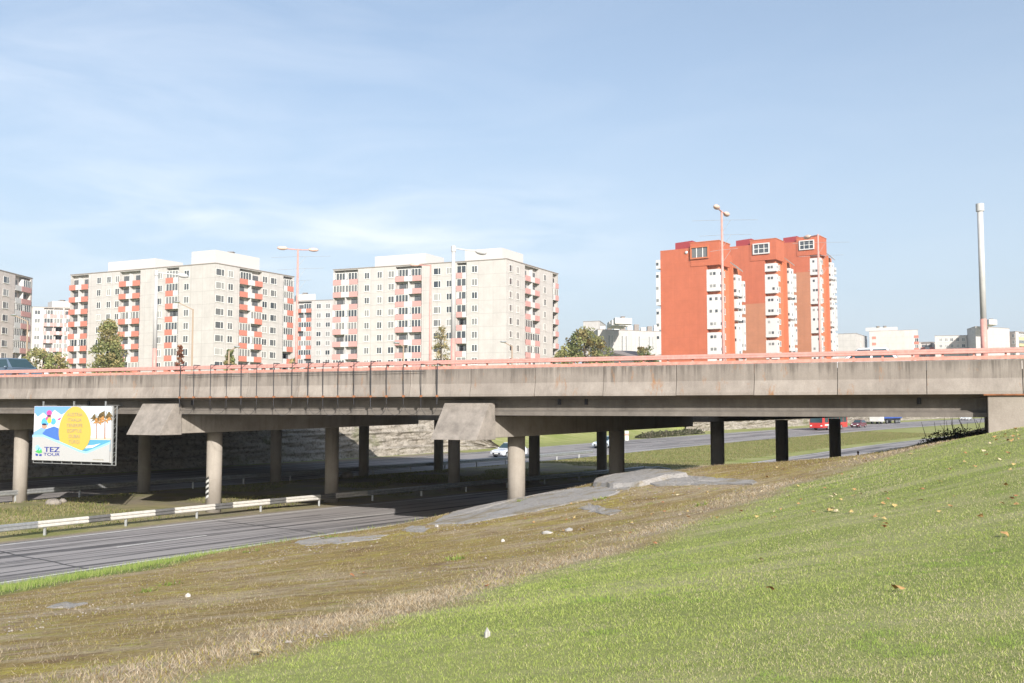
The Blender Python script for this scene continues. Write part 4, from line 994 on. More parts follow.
    mb = MB(); mb.hexa([pt(-.6, 8.2, hp+1.5), pt(.9, 8.2, hp+.2), pt(.9, 12.2, hp-.3), pt(-.6, 12.2, hp+1.0), pt(-.6, 8.2, hp+1.75), pt(.9, 8.2, hp+.45), pt(.9, 12.2, hp-.05), pt(-.6, 12.2, hp+1.25)]); mb.build('slanted_roof', M['cap'], o)
    mb = MB(); mb.hexa([pt(-.598, 7.6, -1), pt(.5, 7.6, -1), pt(.5, 8.2, -1), pt(-.598, 8.2, -1), pt(-.598, 7.6, hp+1.2), pt(.2, 7.6, hp+.6), pt(.2, 8.2, hp+.6), pt(-.598, 8.2, hp+1.2)]); mb.build('fin_wall', M['redside'], o)
    stack(-.58, .75, 12.7, 13.9, hp-2.2, nf)
    if leftbal: stack(-W_-1.0, -W_-.02, -.2, 2.2, h-3.0, nf+1)
    for k in range(nf):
        z = hp-2.2-2.7*k; q = AX*-.55+PX*4.4; f, p_ = window_meshes(1.3, 1.3, 0)
        w2 = inst(f, 'window', o, Matrix(((PX.x, -PX.y, 0, q.x), (PX.y, PX.x, 0, q.y), (0, 0, 1, z), (0, 0, 0, 1)))); inst(p_, 'pane', w2, Matrix())
    return o
tower('red orange tower with flat painted end wall, nearest of the three', 719.5, 210, E+35.3, None, True, 9, 1, True)
tower('middle red tower with bare orange brick below the paint', 777, 242, E+41.2, E+25.5, True, 11, 2, False)
tower('farthest red tower with tall bare brick lower wall, right end of the row', 821.6, 273, E+47.2, E+37.5, True, 13, 3, False)

# ------------------------------------------------------------------ smaller buildings far behind
def far_block(label, pxc, pxa, pxb, yc, ya, yb, ptop, wall, cols_l=(), cols_r=(), stacks_r=(), stacks_l=(), hut=None, n=5, win=(1.3, 1.4)):
    o = Block('distant_building', label, 'building', px_pt(pxc, yc), px_pt(pxa, ya), px_pt(pxb, yb), E+(407-ptop)*yc/F, wall, 5)
    for px in cols_l: o.col('L', px, win[0], win[1], n=n)
    for px in cols_r: o.col('R', px, win[0], win[1], n=n)
    for a, b_, pt_, cl in stacks_r: o.stack('R', a, b_, pt_, cl, n)
    for a, b_, pt_, cl in stacks_l: o.stack('L', a, b_, pt_, cl, n)
    if hut: o.hut(*hut)
    return o
far_block('distant pale block with plain end wall right beside the farthest red tower', 857, 836, 868, 420, 424, 440, 333.5, M['pale'], (), (860, 864.5), n=4)
far_block('distant pale block with red balconies both sides of a taller middle bay', 884, 870.5, 919, 430, 432, 424, 331, M['pale2'], (), (889, 894, 899.5), [(904, 918, 'rwr', 'balred')], [(871.5, 883, 'rwr', 'balred')], hut=(2, 9, 2, 8, 1.6), n=5)
far_block('low distant building with a red balcony row, left of the thick white pole', 934, 919, 940, 440, 442, 460, 342, M['pale2'], (), (), (), [(920, 933, 'rwr', 'balred')], n=3)
far_block('distant beige block with small windows, between low red balconies and the thick pole', 968, 936, 978, 425, 428, 440, 335.5, M['pale2'], (940, 945.5, 951, 957, 962.5), (973,), n=4)
far_block('distant block with wide blank wall standing directly behind the thick white pole', 977, 968.5, 1011, 410, 425, 420, 326.5, M['pale'], (972.5,), (), hut=(-12, -2, 4, 9, 2.2), n=5)
far_block('distant cream block with yellowish balconies at the right edge', 1017, 1009, 1040, 420, 424, 430, 331.5, M['pale2'], (1012.5,), (), [(1018, 1030, 'r', 'balyel')] if 'balyel' in M else (), n=4)
far_block('pale block with rooftop dish rising behind the round autumn tree', 600, 583.5, 606, 385, 388, 405, 321, M['pale'], (), (), hut=None)
lo = far_block('long pale building with tall window slots behind the low house', 598, 590, 668, 335, 360, 345, 329.5, M['pale'], (), ())
for px in (609, 612, 622, 626, 635, 639, 649, 652.5, 662):
    ds = lo.s_px('R', px); lo.window('R', ds, lo.h-7.3, .7, 5.6)
for a, b_ in ((4, 10), (12, 16), (20, 24)): lo.hut(-b_, -a, 3, 9, 2.0)
for k in range(9):
    X = (lo.B-lo.c).normalized(); p = X*(2+k*2.6); mb = MB(); mb.box((p.x-.8, p.y+1, lo.h+.17), (p.x+.8, p.y+3, lo.h+1.3+.5*(k % 3))); mb.build('roof_vent', [M['frame'], M['cap']][k % 2], lo.o)
# low house with grey pitched roof
hp0, hp1 = Vector((*px_pt(606, 236), ZGB)), Vector((*px_pt(642, 222), ZGB)); hd = (hp1-hp0).normalized(); hn = Vector((-hd.y, hd.x, 0)); hl = (hp1-hp0).length
ho = thing('low_house', 'low cream house with grey sloping roof and orange windows', 'house', hp0)
def hq(a, b_, z): q = hd*a+hn*b_; return (q.x, q.y, z)
mb = MB(); mb.hexa([hq(0, 0, -1), hq(hl, 0, -1), hq(hl, 8, -1), hq(0, 8, -1), hq(0, 0, 11.6), hq(hl, 0, 8.9), hq(hl, 8, 8.9), hq(0, 8, 11.6)]); mb.build('wall', M['hut'], ho)
mb = MB(); mb.hexa([hq(-.6, -.6, 11.72), hq(hl+.6, -.6, 8.92), hq(hl+.6, 8.4, 8.92), hq(-.6, 8.4, 11.72), hq(-.6, -.6, 12.1), hq(hl+.6, -.6, 9.25), hq(hl+.6, 8.4, 9.25), hq(-.6, 8.4, 12.1)]); mb.build('roof', M['cap'], ho)
for a, z, w_ in ((3.2, 7.2, 1.4), (4.2, 4.2, 1.6), (6.0, 4.6, 1.5)):
    f, p_ = window_meshes(w_, 1.5, 0); q = hq(a, 0, z); wo = inst(f, 'window', ho, Matrix(((hd.x, -hd.y, 0, q[0]), (hd.y, hd.x, 0, q[1]), (0, 0, 1, q[2]), (0, 0, 0, 1)))); inst(p_, 'pane', wo, Matrix())

for k_ in BLOCKS: k_.finish()
# ------------------------------------------------------------------ trees and shrubs
def leaf_mesh(name, pts, nrm, size, cols, mat):
    n = len(pts); r = rng
    a = r.normal(size=(n, 3)); a /= np.linalg.norm(a, axis=1)[:, None]
    b_ = np.cross(a, nrm+r.normal(scale=.5, size=(n, 3))); b_ /= np.linalg.norm(b_, axis=1)[:, None]+1e-9
    sz = (size*r.uniform(.6, 1.3, n))[:, None] if np.isscalar(size) else size[:, None]
    v = np.stack([pts-a*sz*.5, pts+b_*sz*.36, pts+a*sz*.5, pts-b_*sz*.36], 1).reshape(-1, 3)
    return raw_mesh(name, v, 4, np.repeat(cols, 4, 0), mat)
def raw_mesh(name, v, k, cols, mat):
    me = bpy.data.meshes.new(name); nv = len(v); nf = nv//k
    me.vertices.add(nv); me.vertices.foreach_set('co', v.astype(np.float32).ravel()); me.loops.add(nv); me.loops.foreach_set('vertex_index', np.arange(nv, dtype=np.int32))
    me.polygons.add(nf); me.polygons.foreach_set('loop_start', np.arange(0, nv, k, dtype=np.int32)); me.polygons.foreach_set('loop_total', np.full(nf, k, np.int32))
    ca = me.color_attributes.new('col', 'FLOAT_COLOR', 'POINT'); ca.data.foreach_set('color', np.c_[cols, np.ones(nv)].astype(np.float32).ravel())
    me.materials.append(mat); me.update(calc_edges=True); return me
def tree(name, label, cat, px, y, ytop, wpx, cols, shape='round', n=2600, leaf=.34, zb=ZGB, crown0=.2, nclump=60, sparse=1.):
    base = Vector((xat(px, y), y, zb)); h = E+(407-ytop)*y/F-zb; w = wpx*y/F/2
    o = thing(name, label, cat, base)
    mb = MB(); tr = [(0, 0, -.5)]+[(.06*h*.3*random.uniform(-1, 1)*k/4, .02*h*random.uniform(-1, 1), h*.85*k/4) for k in range(1, 5)]
    mb.tube(tr, [max(.06, .028*h*(1-k*.22)) for k in range(5)], 8)
    tips = []
    for k in range(14):
        a = random.uniform(0, 6.28); z0 = h*random.uniform(crown0*.8+.05, .75); f = 1-((z0/h-.35)/.75)**2 if shape == 'round' else 1-z0/h
        L = w*.8*max(.25, f); p = (L*math.cos(a), L*math.sin(a), z0+L*.6); mb.tube([(0, 0, z0), (p[0]*.5, p[1]*.5, z0+L*.25), p], [.012*h, .008*h, .004*h], 5)
    mb.build('trunk', M['bark'], o)
    cs = []
    while len(cs) < nclump:
        z = random.uniform(crown0, 1); 
        if shape == 'round': rr_ = math.sqrt(max(0, 1-((z-(.5+crown0/2))/(.5-crown0/2+.02))**2))
        elif shape == 'cone': rr_ = (1-z)**.62*1.05*min(1, (z-crown0+.1)*7)+.04
        else: rr_ = min(1, (1-z)**.5*1.4)*.9
        a = random.uniform(0, 6.28); q = math.sqrt(random.uniform(.15, 1))*rr_*random.uniform(.8, 1.05)
        cs.append((w*q*math.cos(a), w*q*math.sin(a), z*h*random.uniform(.97, 1.0)))
    cs = np.array(cs); ci = rng.integers(0, nclump, n); cr = (w*.24+.12)*rng.uniform(.6, 1.25, nclump)
    d = rng.normal(size=(n, 3)); d /= np.linalg.norm(d, axis=1)[:, None]; d *= (rng.uniform(0, 1, n)**.45)[:, None]
    pts = cs[ci]+d*cr[ci][:, None]*np.array([1, 1, .8]); pts[:, 2] = np.maximum(pts[:, 2], .1)
    cols = np.array(cols); ct = cols[rng.integers(0, len(cols), nclump)]*rng.uniform(.75, 1.2, (nclump, 1))
    c = ct[ci]*rng.uniform(.7, 1.3, (n, 1)); k = rng.uniform(size=n) < .15; c[k] = cols[rng.integers(0, len(cols), k.sum())]
    o2 = bpy.data.objects.new('crown', leaf_mesh('crown', pts, d, leaf, c, M['leaf'])); C.objects.link(o2); o2.parent = o; return o
G1 = [(.29, .31, .13), (.36, .35, .15), (.42, .36, .17), (.24, .26, .11)]; G2 = [(.19, .23, .10), (.25, .27, .11), (.33, .28, .13)]
YE = [(.40, .33, .16), (.34, .30, .14), (.26, .24, .11), (.44, .34, .16)]; RB = [(.30, .12, .075), (.24, .11, .07), (.34, .17, .10)]
tree('conical_tree', 'yellow green conical tree in front of the left pale block', 'tree', 107, 130, 322, 48, G1+YE[:2], 'cone', 9500, .30, nclump=110, crown0=.05)
tree('shrub', 'broad yellow green shrub behind the dark car at the left', 'shrub', 42, 112, 351, 46, G1, 'round', 5200, .26, nclump=70, crown0=.05)
tree('small_tree', 'small dark green rounded tree in front of the left block corner', 'tree', 229, 140, 349, 19, G2, 'cone', 2600, .30, crown0=.08)
tree('reddish_tree', 'narrow reddish brown tree beside the left white lamp post', 'tree', 178.5, 92, 346, 9, RB, 'column', 1600, .2, crown0=.1)
tree('shrub', 'little yellowish shrub at the foot of the left pink double lamp', 'shrub', 294, 110, 357, 12, YE, 'round', 900, .22, crown0=.1, nclump=25)
tree('birch_tree', 'thin pale yellow birch in front of the right pale block', 'tree', 441, 128, 326, 24, YE, 'column', 2300, .2, crown0=.15, nclump=90)
tree('autumn_tree', 'round olive and brown tree between the right pale block and the low house', 'tree', 586, 150, 330, 52, G1+G2+[(.20, .15, .06)], 'round', 9000, .36, nclump=120, crown0=.04)
tree('shrub', 'dull green shrub sticking out left of the round autumn tree', 'shrub', 562, 160, 347, 22, G1, 'round', 1700, .3, nclump=40, crown0=.05)
tree('shrub', 'brown and green bush between the low house and the nearest red tower', 'shrub', 646, 172, 346, 27, [(.34, .26, .12), (.18, .21, .09), (.27, .24, .11)], 'round', 2600, .34, nclump=50, crown0=.05)
# hedge on the verge beyond the far carriageway
h0, h1 = ground_px(641, 438.5), ground_px(699, 433.5); n = 7000; tt = rng.uniform(0, 1, n); cc = rng.normal(size=(n, 3)); cc /= np.linalg.norm(cc, axis=1)[:, None]
hp_ = np.stack([h0.x+(h1.x-h0.x)*tt, h0.y+(h1.y-h0.y)*tt, np.zeros(n)], 1)+cc*(rng.uniform(0, 1, n)**.4)[:, None]*np.array([1.1, 1.1, .8])
hp_[:, 2] = np.abs(hp_[:, 2])*(1.0+.6*vnoise(tt*30, 0*tt, 1, 3))+H(hp_[:, 0], hp_[:, 1])
hb = np.array([(.12, .12, .07), (.09, .10, .045), (.19, .17, .12)])[rng.integers(0, 3, n)]*rng.uniform(.7, 1.3, (n, 1))
o = bpy.data.objects.new('hedge', leaf_mesh('hedge', hp_, cc, .32, hb, M['leaf'])); C.objects.link(o); tag(o, 'low grey green hedge along the verge beyond the far carriageway', 'hedge')
# dark brushwood and soil heap in the shade left of the abutment
p = ground_px(958, 444); pz = Vector((15.6+2.2, 39.5, 0)); pz.z = hz1(pz.x, pz.y)
bo = thing('brush_pile', 'dark heap of soil and brushwood in the shade beside the abutment', 'brush pile', pz)
mb = MB(); mb.ell((0, 0, -.1), (1.5, 1.2, .75), 16, 8); mb.v = [tuple(np.array(q)*(1+.5*float(vnoise(q[0]*2, q[1]*2+q[2]*3, .7, 2)))) for q in mb.v]; mb.build('soil_heap', plain('dark_soil', (.05, .045, .03), .95, 0, .4), bo)
n = 1500; dd = rng.normal(size=(n, 3)); dd /= np.linalg.norm(dd, axis=1)[:, None]; pp = dd*np.array([1.55, 1.2, .75])*rng.uniform(.85, 1.15, (n, 1)); pp[:, 2] = np.abs(pp[:, 2])
o = bpy.data.objects.new('leaves', leaf_mesh('leaves', pp, dd, .09, np.array([(.08, .09, .035), (.13, .10, .05)])[rng.integers(0, 2, n)], M['leaf'])); C.objects.link(o); o.parent = bo
mb = MB()
for k in range(26):
    a = random.uniform(-1.6, 1.2); mb.tube([(a, random.uniform(-.9, .2), .2), (a+random.uniform(-.35, .2), -.3, random.uniform(.7, 1.5))], [.016, .006], 4)
mb.build('twigs', M['bark'], bo)
# small posts
q = at_y(858, 450, 62); mb = MB(); zz = hz1(q.x, q.y); mb.tube([(q.x, q.y, zz-.2), (q.x, q.y, zz+.62)], .05, 8); mb.ell((q.x, q.y, zz+.66), (.07, .07, .08), 8, 6)
tag(mb.build('marker_post', plain('red_brown_paint', (.22, .06, .04), .7)), 'short red brown post on the bank right of the dark columns', 'post')
q = ground_px(626.7, 440.5); mb = MB(); mb.box((q.x-.25, q.y-.25, q.z-.2), (q.x+.25, q.y+.25, q.z+1.35)); mb.box((q.x-.28, q.y-.28, q.z+.7), (q.x+.28, q.y+.28, q.z+1.0), 1)
tag(mb.build('marker_post', [M['white'], M['pinkd']]), 'small white and orange roadside post beyond the far carriageway', 'post')
q = at_z(574, 482, 1.1); mb = MB(); zz = hz1(q.x, q.y); mb.tube([(q.x, q.y, zz-.2), (q.x-.12, q.y, zz+.75)], .035, 6)
tag(mb.build('broken_stake', M['conc']), 'short leaning stake on the bank between the two front columns', 'stake')
def thin_lamp(label, px, y, ytop, dx, cat='street lamp'):
    o = thing('thin_street_lamp', label, cat, (xat(px, y), y, ZGB)); h = E+(407-ytop)*y/F-ZGB
    mb = MB(); mb.tube([(0, 0, 0), (0, 0, h)], [.13, .09], 8); mb.build('pole', M['bgpole'], o)
    mb = MB(); L = dx*y/F; mb.tube([(0, 0, h-.05), (L, -.3, h+abs(L)*.45)], .06, 6); mb.build('arm', M['bgpole'], o)
    mb = MB(); mb.ell((L*1.1, -.33, h+abs(L)*.5), (.42, .2, .12), 10, 6); mb.build('lamp_head', M['galv'], o)
M['bgpole'] = plain('lamp_pole_concrete', (.36, .27, .20), .8)
thin_lamp('slim brownish street lamp with slanted arm before the left pale block', 191, 120, 309, -14)
thin_lamp('slim pale street lamp in front of the small dark tree', 228, 118, 351, 8)
thin_lamp('slim street lamp in front of the leftmost beige block', 25, 125, 321, -12)
thin_lamp('thin street lamp beside the lower balconies of the right pale block', 403, 120, 346, -6)
thin_lamp('slim street lamp at the right corner of the right pale block', 512, 125, 346, -8)

# ------------------------------------------------------------------ vehicles
def wheel(parent, x, y, r, w=.2):
    mb = MB(); mb.tube([(0, -w/2, 0), (0, w/2, 0)], r, 20); o = mb.build('wheel', M['rubber'], parent, mat=Matrix.Translation((x, y, r)))
    mb = MB(); mb.tube([(0, -w/2-.012, 0), (0, w/2+.012, 0)], r*.62, 14); mb.build('rim', M['galv'], o)
def paint(name, c):
    m = plain(name, c, .28, 0, 0, .6); m.node_tree.nodes['Principled BSDF'].inputs['Coat Weight'].default_value = .6; return m
M['hl'] = plain('headlight_lens', (.75, .77, .78), .12, 0, 0, .8); M['tl'] = plain('tail_light_lens', (.45, .02, .02), .2, 0, 0, .7); M['plate'] = plain('number_plate', (.75, .75, .72), .5)
def car(label, colr, pos, head, L=4.2, Wd=1.72, Hh=1.45, kind='hatch'):
    o = thing('parked_car' if 0 else 'car', label, 'car', pos, head); pm = paint('car_paint', colr); w = Wd/2; x0, x1 = -L/2, L/2
    belt = Hh*.60
    prof = [(x0+.06, .24), (x0, .45), (x0+.02, .74), (x0+.12, belt), (x0+.5, belt+.02), (x1-1.25, belt), (x1-.55, belt-.09), (x1-.16, belt-.2), (x1, .55), (x1-.02, .34), (x1-.12, .22)]
    mb = MB()
    for sgn_in, sc in ((0, 1),):
        A = [(x, -w*(1 if z < belt-.02 else .95), z) for x, z in prof]; B_ = [(x, w*(1 if z < belt-.02 else .95), z) for x, z in prof]; mb.prism(None, A, B_)
    mb.build('body', pm, o, bevel=.07)
    r0, r1 = {'hatch': (x0+.12, x0+.5), 'sedan': (x0+.75, x0+1.35), 'suv': (x0+.08, x0+.3)}[kind]; f0, f1 = x1-1.15, x1-1.95
    if kind == 'suv': f0, f1 = x1-1.1, x1-1.75
    bt = belt-.01; wi = w*.93; wt_ = w*.74; rt = Hh
    mb = MB(); mb.hexa([(r0, -wi, bt), (f0, -wi, bt), (f0, wi, bt), (r0, wi, bt), (r1, -wt_, rt), (f1, -wt_, rt), (f1, wt_, rt), (r1, wt_, rt)]); mb.build('cabin', pm, o, bevel=.05)
    def lerp(a, b_, t): return a+(b_-a)*t
    def gl(name, quad):
        mb = MB(); q = [Vector(p) for p in quad]; nn = (q[1]-q[0]).cross(q[2]-q[0]).normalized()*.012
        mb.hexa([p-nn for p in q]+[p+nn for p in q]); mb.build(name, M['carglass'], o)
    for s in (-1, 1):
        def P_(x, t): return (x, s*lerp(wi, wt_, t), lerp(bt, rt, t))
        xm = lerp(f0, r0, .52)
        ra, rb = lerp(r0, r1, .12), lerp(r0, r1, .86); fa, fb = lerp(f0, f1, .12), lerp(f0, f1, .86)
        gl('side_window', [P_(xm+.05, .12), P_(fa-.22, .12), P_(fb-.06, .86), P_(xm+.05, .86)])
        gl('side_window', [P_(ra+.15, .12), P_(xm-.05, .12), P_(xm-.05, .86), P_(rb+.1, .86)])
        wheel(o, x1-.78, s*(w-.1), .31); wheel(o, x0+.72, s*(w-.1), .31)
        mb = MB(); mb.ell((x1-.07, s*(w-.3), .62), (.1, .2, .09), 12, 8); mb.build('headlight', M['hl'], o, smooth=True)
        mb = MB(); mb.box((x0-.012, s*(w-.28)-.16, .62), (x0+.1, s*(w-.28)+.16, .82)); mb.build('tail_light', M['tl'], o)
        mb = MB(); mb.ell((f0-.32, s*(w+.08), belt+.06), (.06, .1, .07), 10, 6); mb.build('mirror', pm, o)
    gl('windscreen', [(lerp(f0, f1, .1), -lerp(wi, wt_, .1)+.07, lerp(bt, rt, .1)), (lerp(f0, f1, .1), lerp(wi, wt_, .1)-.07, lerp(bt, rt, .1)), (lerp(f0, f1, .9), lerp(wi, wt_, .9)-.05, lerp(bt, rt, .9)), (lerp(f0, f1, .9), -lerp(wi, wt_, .9)+.05, lerp(bt, rt, .9))])
    gl('rear_window', [(lerp(r0, r1, .12), -wi+.12, lerp(bt, rt, .12)), (lerp(r0, r1, .12), wi-.12, lerp(bt, rt, .12)), (lerp(r0, r1, .88), wt_-.06, lerp(bt, rt, .88)), (lerp(r0, r1, .88), -wt_+.06, lerp(bt, rt, .88))])
    mb = MB(); mb.box((x1-.02, -.5, .34), (x1+.012, .5, .5)); mb.build('grille', M['black'], o)
    mb = MB(); mb.box((x1, -.26, .36), (x1+.022, .26, .47)); mb.build('number_plate', M['plate'], o)
    return o
hr = math.atan2(RD[1], RD[0]); hb_ = math.atan2(BB.y, BB.x)
def on_far(px, py): q = ground_px(px, py); return (q.x, q.y, float(zr(q.y))+.003)
car('silvery white hatchback on the far carriageway seen behind the middle front column', (.62, .65, .70), on_far(509, 457.0), hr+math.pi, 4.1, 1.7, 1.48)
car('pale car on the far carriageway glimpsed between two close dark columns', (.55, .62, .70), on_far(607, 448), hr+math.pi, 4.1, 1.7, 1.45)
car('dark red hatchback driving just behind the red bus', (.14, .022, .03), on_far(858.5, 427.6), hr+math.pi, 4.2, 1.72, 1.5)
car('tiny pale car far away on the road beside the abutment', (.6, .62, .62), on_far(966, 420.3), hr+math.pi, 4.4, 1.75, 1.45)
pq = at_y(10, 380, 57.5); car('dark blue grey car on the overpass at the left edge', (.10, .14, .19), (pq.x, pq.y, E+1.302), hb_, 4.5, 1.8, 1.50, 'suv')
pq = at_y(868, 380, 47); car('white car on the overpass behind the rail in front of the red towers', (.72, .73, .74), (pq.x, pq.y, E+1.302), hb_+math.pi, 4.5, 1.75, 1.46, 'sedan')
# red bus
bp_ = on_far(829, 429.6); bs = thing('bus', 'red city bus on the far carriageway beside a dark column', 'bus', bp_, hr+math.pi); M['busred'] = paint('bus_red_paint', (.52, .03, .03))
L_ = 11.5
mb = MB(); mb.prism(None, [(x, -1.25, z) for x, z in ((-L_/2, .35), (-L_/2, 2.95), (L_/2-.15, 2.95), (L_/2, 1.3), (L_/2, .35))], [(x, 1.25, z) for x, z in ((-L_/2, .35), (-L_/2, 2.95), (L_/2-.15, 2.95), (L_/2, 1.3), (L_/2, .35))]); mb.build('body', M['busred'], bs, bevel=.1)
mb = MB(); mb.hexa([(L_/2-.02, -1.12, 1.3), (L_/2+.02, -1.12, 1.3), (L_/2+.02, 1.12, 1.3), (L_/2-.02, 1.12, 1.3), (L_/2-.16, -1.1, 2.75), (L_/2-.1, -1.1, 2.75), (L_/2-.1, 1.1, 2.75), (L_/2-.16, 1.1, 2.75)]); mb.build('windscreen', M['carglass'], bs)
for s in (-1, 1):
    for k in range(6):
        a = -L_/2+.5+k*1.72; mb = MB(); mb.box((a, s*1.25-.015, 1.35), (a+1.55, s*1.25+.015, 2.45)); mb.build('side_window', M['carglass'], bs)
    wheel(bs, L_/2-2.4, s*1.1, .48, .3); wheel(bs, -L_/2+3, s*1.1, .48, .3)
    mb = MB(); mb.box((L_/2-.02, s*.95-.17, .68), (L_/2+.02, s*.95+.17, .88)); mb.build('headlight', M['hl'], bs)
mb = MB(); mb.box((L_/2-3.4, -1.27, .75), (L_/2-.8, 1.27, 1.05)); mb.build('white_stripe', M['white'], bs)
# lorry with blue trailer
tp = on_far(886, 423.6); tk = thing('lorry', 'white lorry cab pulling a long blue trailer on the far road', 'lorry', tp, hr+math.pi)
mb = MB(); mb.prism(None, [(x, -1.22, z) for x, z in ((4.6, .5), (4.6, 2.9), (6.5, 2.8), (6.85, 1.5), (6.85, .5))], [(x, 1.22, z) for x, z in ((4.6, .5), (4.6, 2.9), (6.5, 2.8), (6.85, 1.5), (6.85, .5))]); mb.build('cab', M['white'], tk, bevel=.08)
mb = MB(); mb.hexa([(6.84, -1.1, 1.6), (6.88, -1.1, 1.6), (6.88, 1.1, 1.6), (6.84, 1.1, 1.6), (6.5, -1.1, 2.65), (6.57, -1.1, 2.65), (6.57, 1.1, 2.65), (6.5, 1.1, 2.65)]); mb.build('windscreen', M['carglass'], tk)
mb = MB(); mb.box((-7, -1.25, 1.15), (4.3, 1.25, 3.7)); mb.build('trailer', plain('blue_tarpaulin', (.04, .09, .34), .6, 0, .1), tk, bevel=.05)
mb = MB(); mb.box((-7, -.9, .7), (4.4, .9, 1.14)); mb.build('chassis', M['dark'], tk)
for s in (-1, 1):
    for x in (5.8, 2.6, -3.2, -4.4, -5.6): wheel(tk, x, s*1.0, .5, .32)
    mb = MB(); mb.box((6.84, s*.85-.18, .75), (6.89, s*.85+.18, .95)); mb.build('headlight', M['hl'], tk)

# ------------------------------------------------------------------ grass, weeds and litter
def blades(x, y, h, w, cols, lean=.5):
    n = len(x); z = H(x, y)-.004; a = rng.uniform(0, 6.283, n); dx, dy = np.cos(a)*w/2, np.sin(a)*w/2
    la_ = rng.normal(scale=lean, size=(n, 2))*h[:, None]
    v = np.stack([np.stack([x-dx, y-dy, z], 1), np.stack([x+dx, y+dy, z], 1), np.stack([x+la_[:, 0], y+la_[:, 1], z+h], 1)], 1).reshape(-1, 3)
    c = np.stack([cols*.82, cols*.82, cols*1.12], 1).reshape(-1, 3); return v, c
def sample(n, d0, d1, half=.60, p=1.0):
    d = d0+(d1-d0)*rng.uniform(0, 1, n)**p; a = rng.uniform(-half, half, n); return d*np.tan(a), d
def pick(pal, n, var=.22): return np.array(pal)[rng.integers(0, len(pal), n)]*rng.uniform(1-var, 1+var, (n, 1))
VV, CCs = [], []
x, y = sample(880000, 4.0, 40, half=.88, p=1.4); la, dr, st_, bk = cover(x, y); u, v = UV(x, y)
stripe = vnoise((x*RN[0]+y*RN[1])*1.0, (x*RD[0]+y*RD[1])*.12, .8, 9)+.6*vnoise(x, y, 2.2, 12)
k = (la > rng.uniform(.25, .95, len(x))) & (v > 10.6)
tuft = np.clip(1+.45*vnoise(x, y, .3, 61)+.4*vnoise(x, y, 1.2, 62), .7, 1.3)
hh = (rng.uniform(.010, .027, len(x)))*(1+y/70)*tuft; ww = .0024+.00045*y
col = pick([(.38, .46, .11), (.45, .51, .14), (.50, .54, .18), (.31, .41, .085)], len(x)); dryk = rng.uniform(size=len(x)) < np.clip(.20+.8*stripe, .06, .7)
col[dryk] = pick([(.64, .56, .36), (.55, .49, .28), (.58, .49, .34)], dryk.sum())
pt_ = (vnoise(x, y, .8, 63)+.6*vnoise(x, y, .25, 64) > .44); col[pt_] = pick([(.32, .44, .10), (.38, .48, .11), (.26, .37, .07)], pt_.sum()); hh = hh*np.where(pt_, 1.25, 1)
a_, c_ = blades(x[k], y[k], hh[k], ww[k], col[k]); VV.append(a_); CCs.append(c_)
o = bpy.data.objects.new('lawn_grass', raw_mesh('lawn_grass', np.concatenate(VV), 3, np.concatenate(CCs), M['grass'])); C.objects.link(o); tag(o, 'short green mown grass covering the slope on the right', 'grass', kind='stuff')
VV, CCs = [], []
x, y = sample(520000, 5, 70, p=1.3); la, dr, st_, bk = cover(x, y); u, v = UV(x, y)
k1 = (bk > .5) & (la < .6) & (rng.uniform(size=len(x)) < np.clip(dr*1.4+.22+.7*vnoise(x, y, 1.3, 21)+.5*vnoise(x, y, .4, 22), .06, 1))
hh = rng.uniform(.014, .042, len(x))*(1+.45*dr)*(1+y/60); ww = .0035+.0006*y
col = pick([(.58, .47, .32), (.50, .39, .23), (.28, .19, .09), (.62, .52, .38), (.54, .45, .33)], len(x)); gk = rng.uniform(size=len(x)) < np.clip(.16+.6*vnoise(x, y, 1.8, 31), 0, .6)*(1-dr)
wk = .86+.14*np.clip(dr*1.5, 0, 1); col = col*wk[:, None]; ww = ww*(.7+.3*np.clip(dr*1.5, 0, 1))
col[gk] = pick([(.40, .38, .08), (.32, .34, .08), (.46, .40, .09)], gk.sum())
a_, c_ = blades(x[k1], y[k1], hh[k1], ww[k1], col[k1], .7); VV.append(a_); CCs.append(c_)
o = bpy.data.objects.new('dry_grass', raw_mesh('dry_grass', np.concatenate(VV), 3, np.concatenate(CCs), M['grass'])); C.objects.link(o); tag(o, 'short dry tan grass and moss on the bank between lawn and road', 'dry grass', kind='stuff')
VV, CCs = [], []
n = 90000; uu = rng.uniform(-70, -8, n); vv = 10.25+rng.uniform(0, 6, n)*rng.uniform(.2, 1, n); x, y = W(uu, vv); la, dr, st_, bk = cover(x, y)
k = (rng.uniform(size=n) < np.clip(st_*1.1+.05, 0, 1)) & (y > 3)
hh = rng.uniform(.08, .26, n); a_, c_ = blades(x[k], y[k], hh[k], np.full(k.sum(), .018), pick([(.27, .38, .08), (.34, .42, .11), (.40, .42, .16), (.22, .31, .08)], n)[k], .35); VV.append(a_); CCs.append(c_)
n = 26000; uu = rng.uniform(-18, 70, n); vv = np.where(uu < 6, 11.0+rng.uniform(0, 2.4, n), 14.6+rng.uniform(0, 2.2, n)); x, y = W(uu, vv)
k = vnoise(x, y, 2.2, 41) > .02
hh = rng.uniform(.05, .24, n); a_, c_ = blades(x[k], y[k], hh[k], np.full(k.sum(), .022), pick([(.16, .19, .05), (.30, .26, .15), (.26, .21, .13), (.12, .15, .04)], n)[k], .4); VV.append(a_); CCs.append(c_)
o = bpy.data.objects.new('verge_grass', raw_mesh('verge_grass', np.concatenate(VV), 3, np.concatenate(CCs), M['grass'])); C.objects.link(o); tag(o, 'taller bright grass along the near road edge and bank crest', 'grass', kind='stuff')
VV, CCs = [], []
n = 150000; uu = rng.uniform(-50, 130, n); vv = rng.uniform(-15.4, -.9, n); x, y = W(uu, vv)
k = (vnoise(x, y, 3.5, 51) > -.05) | (uu > 38)
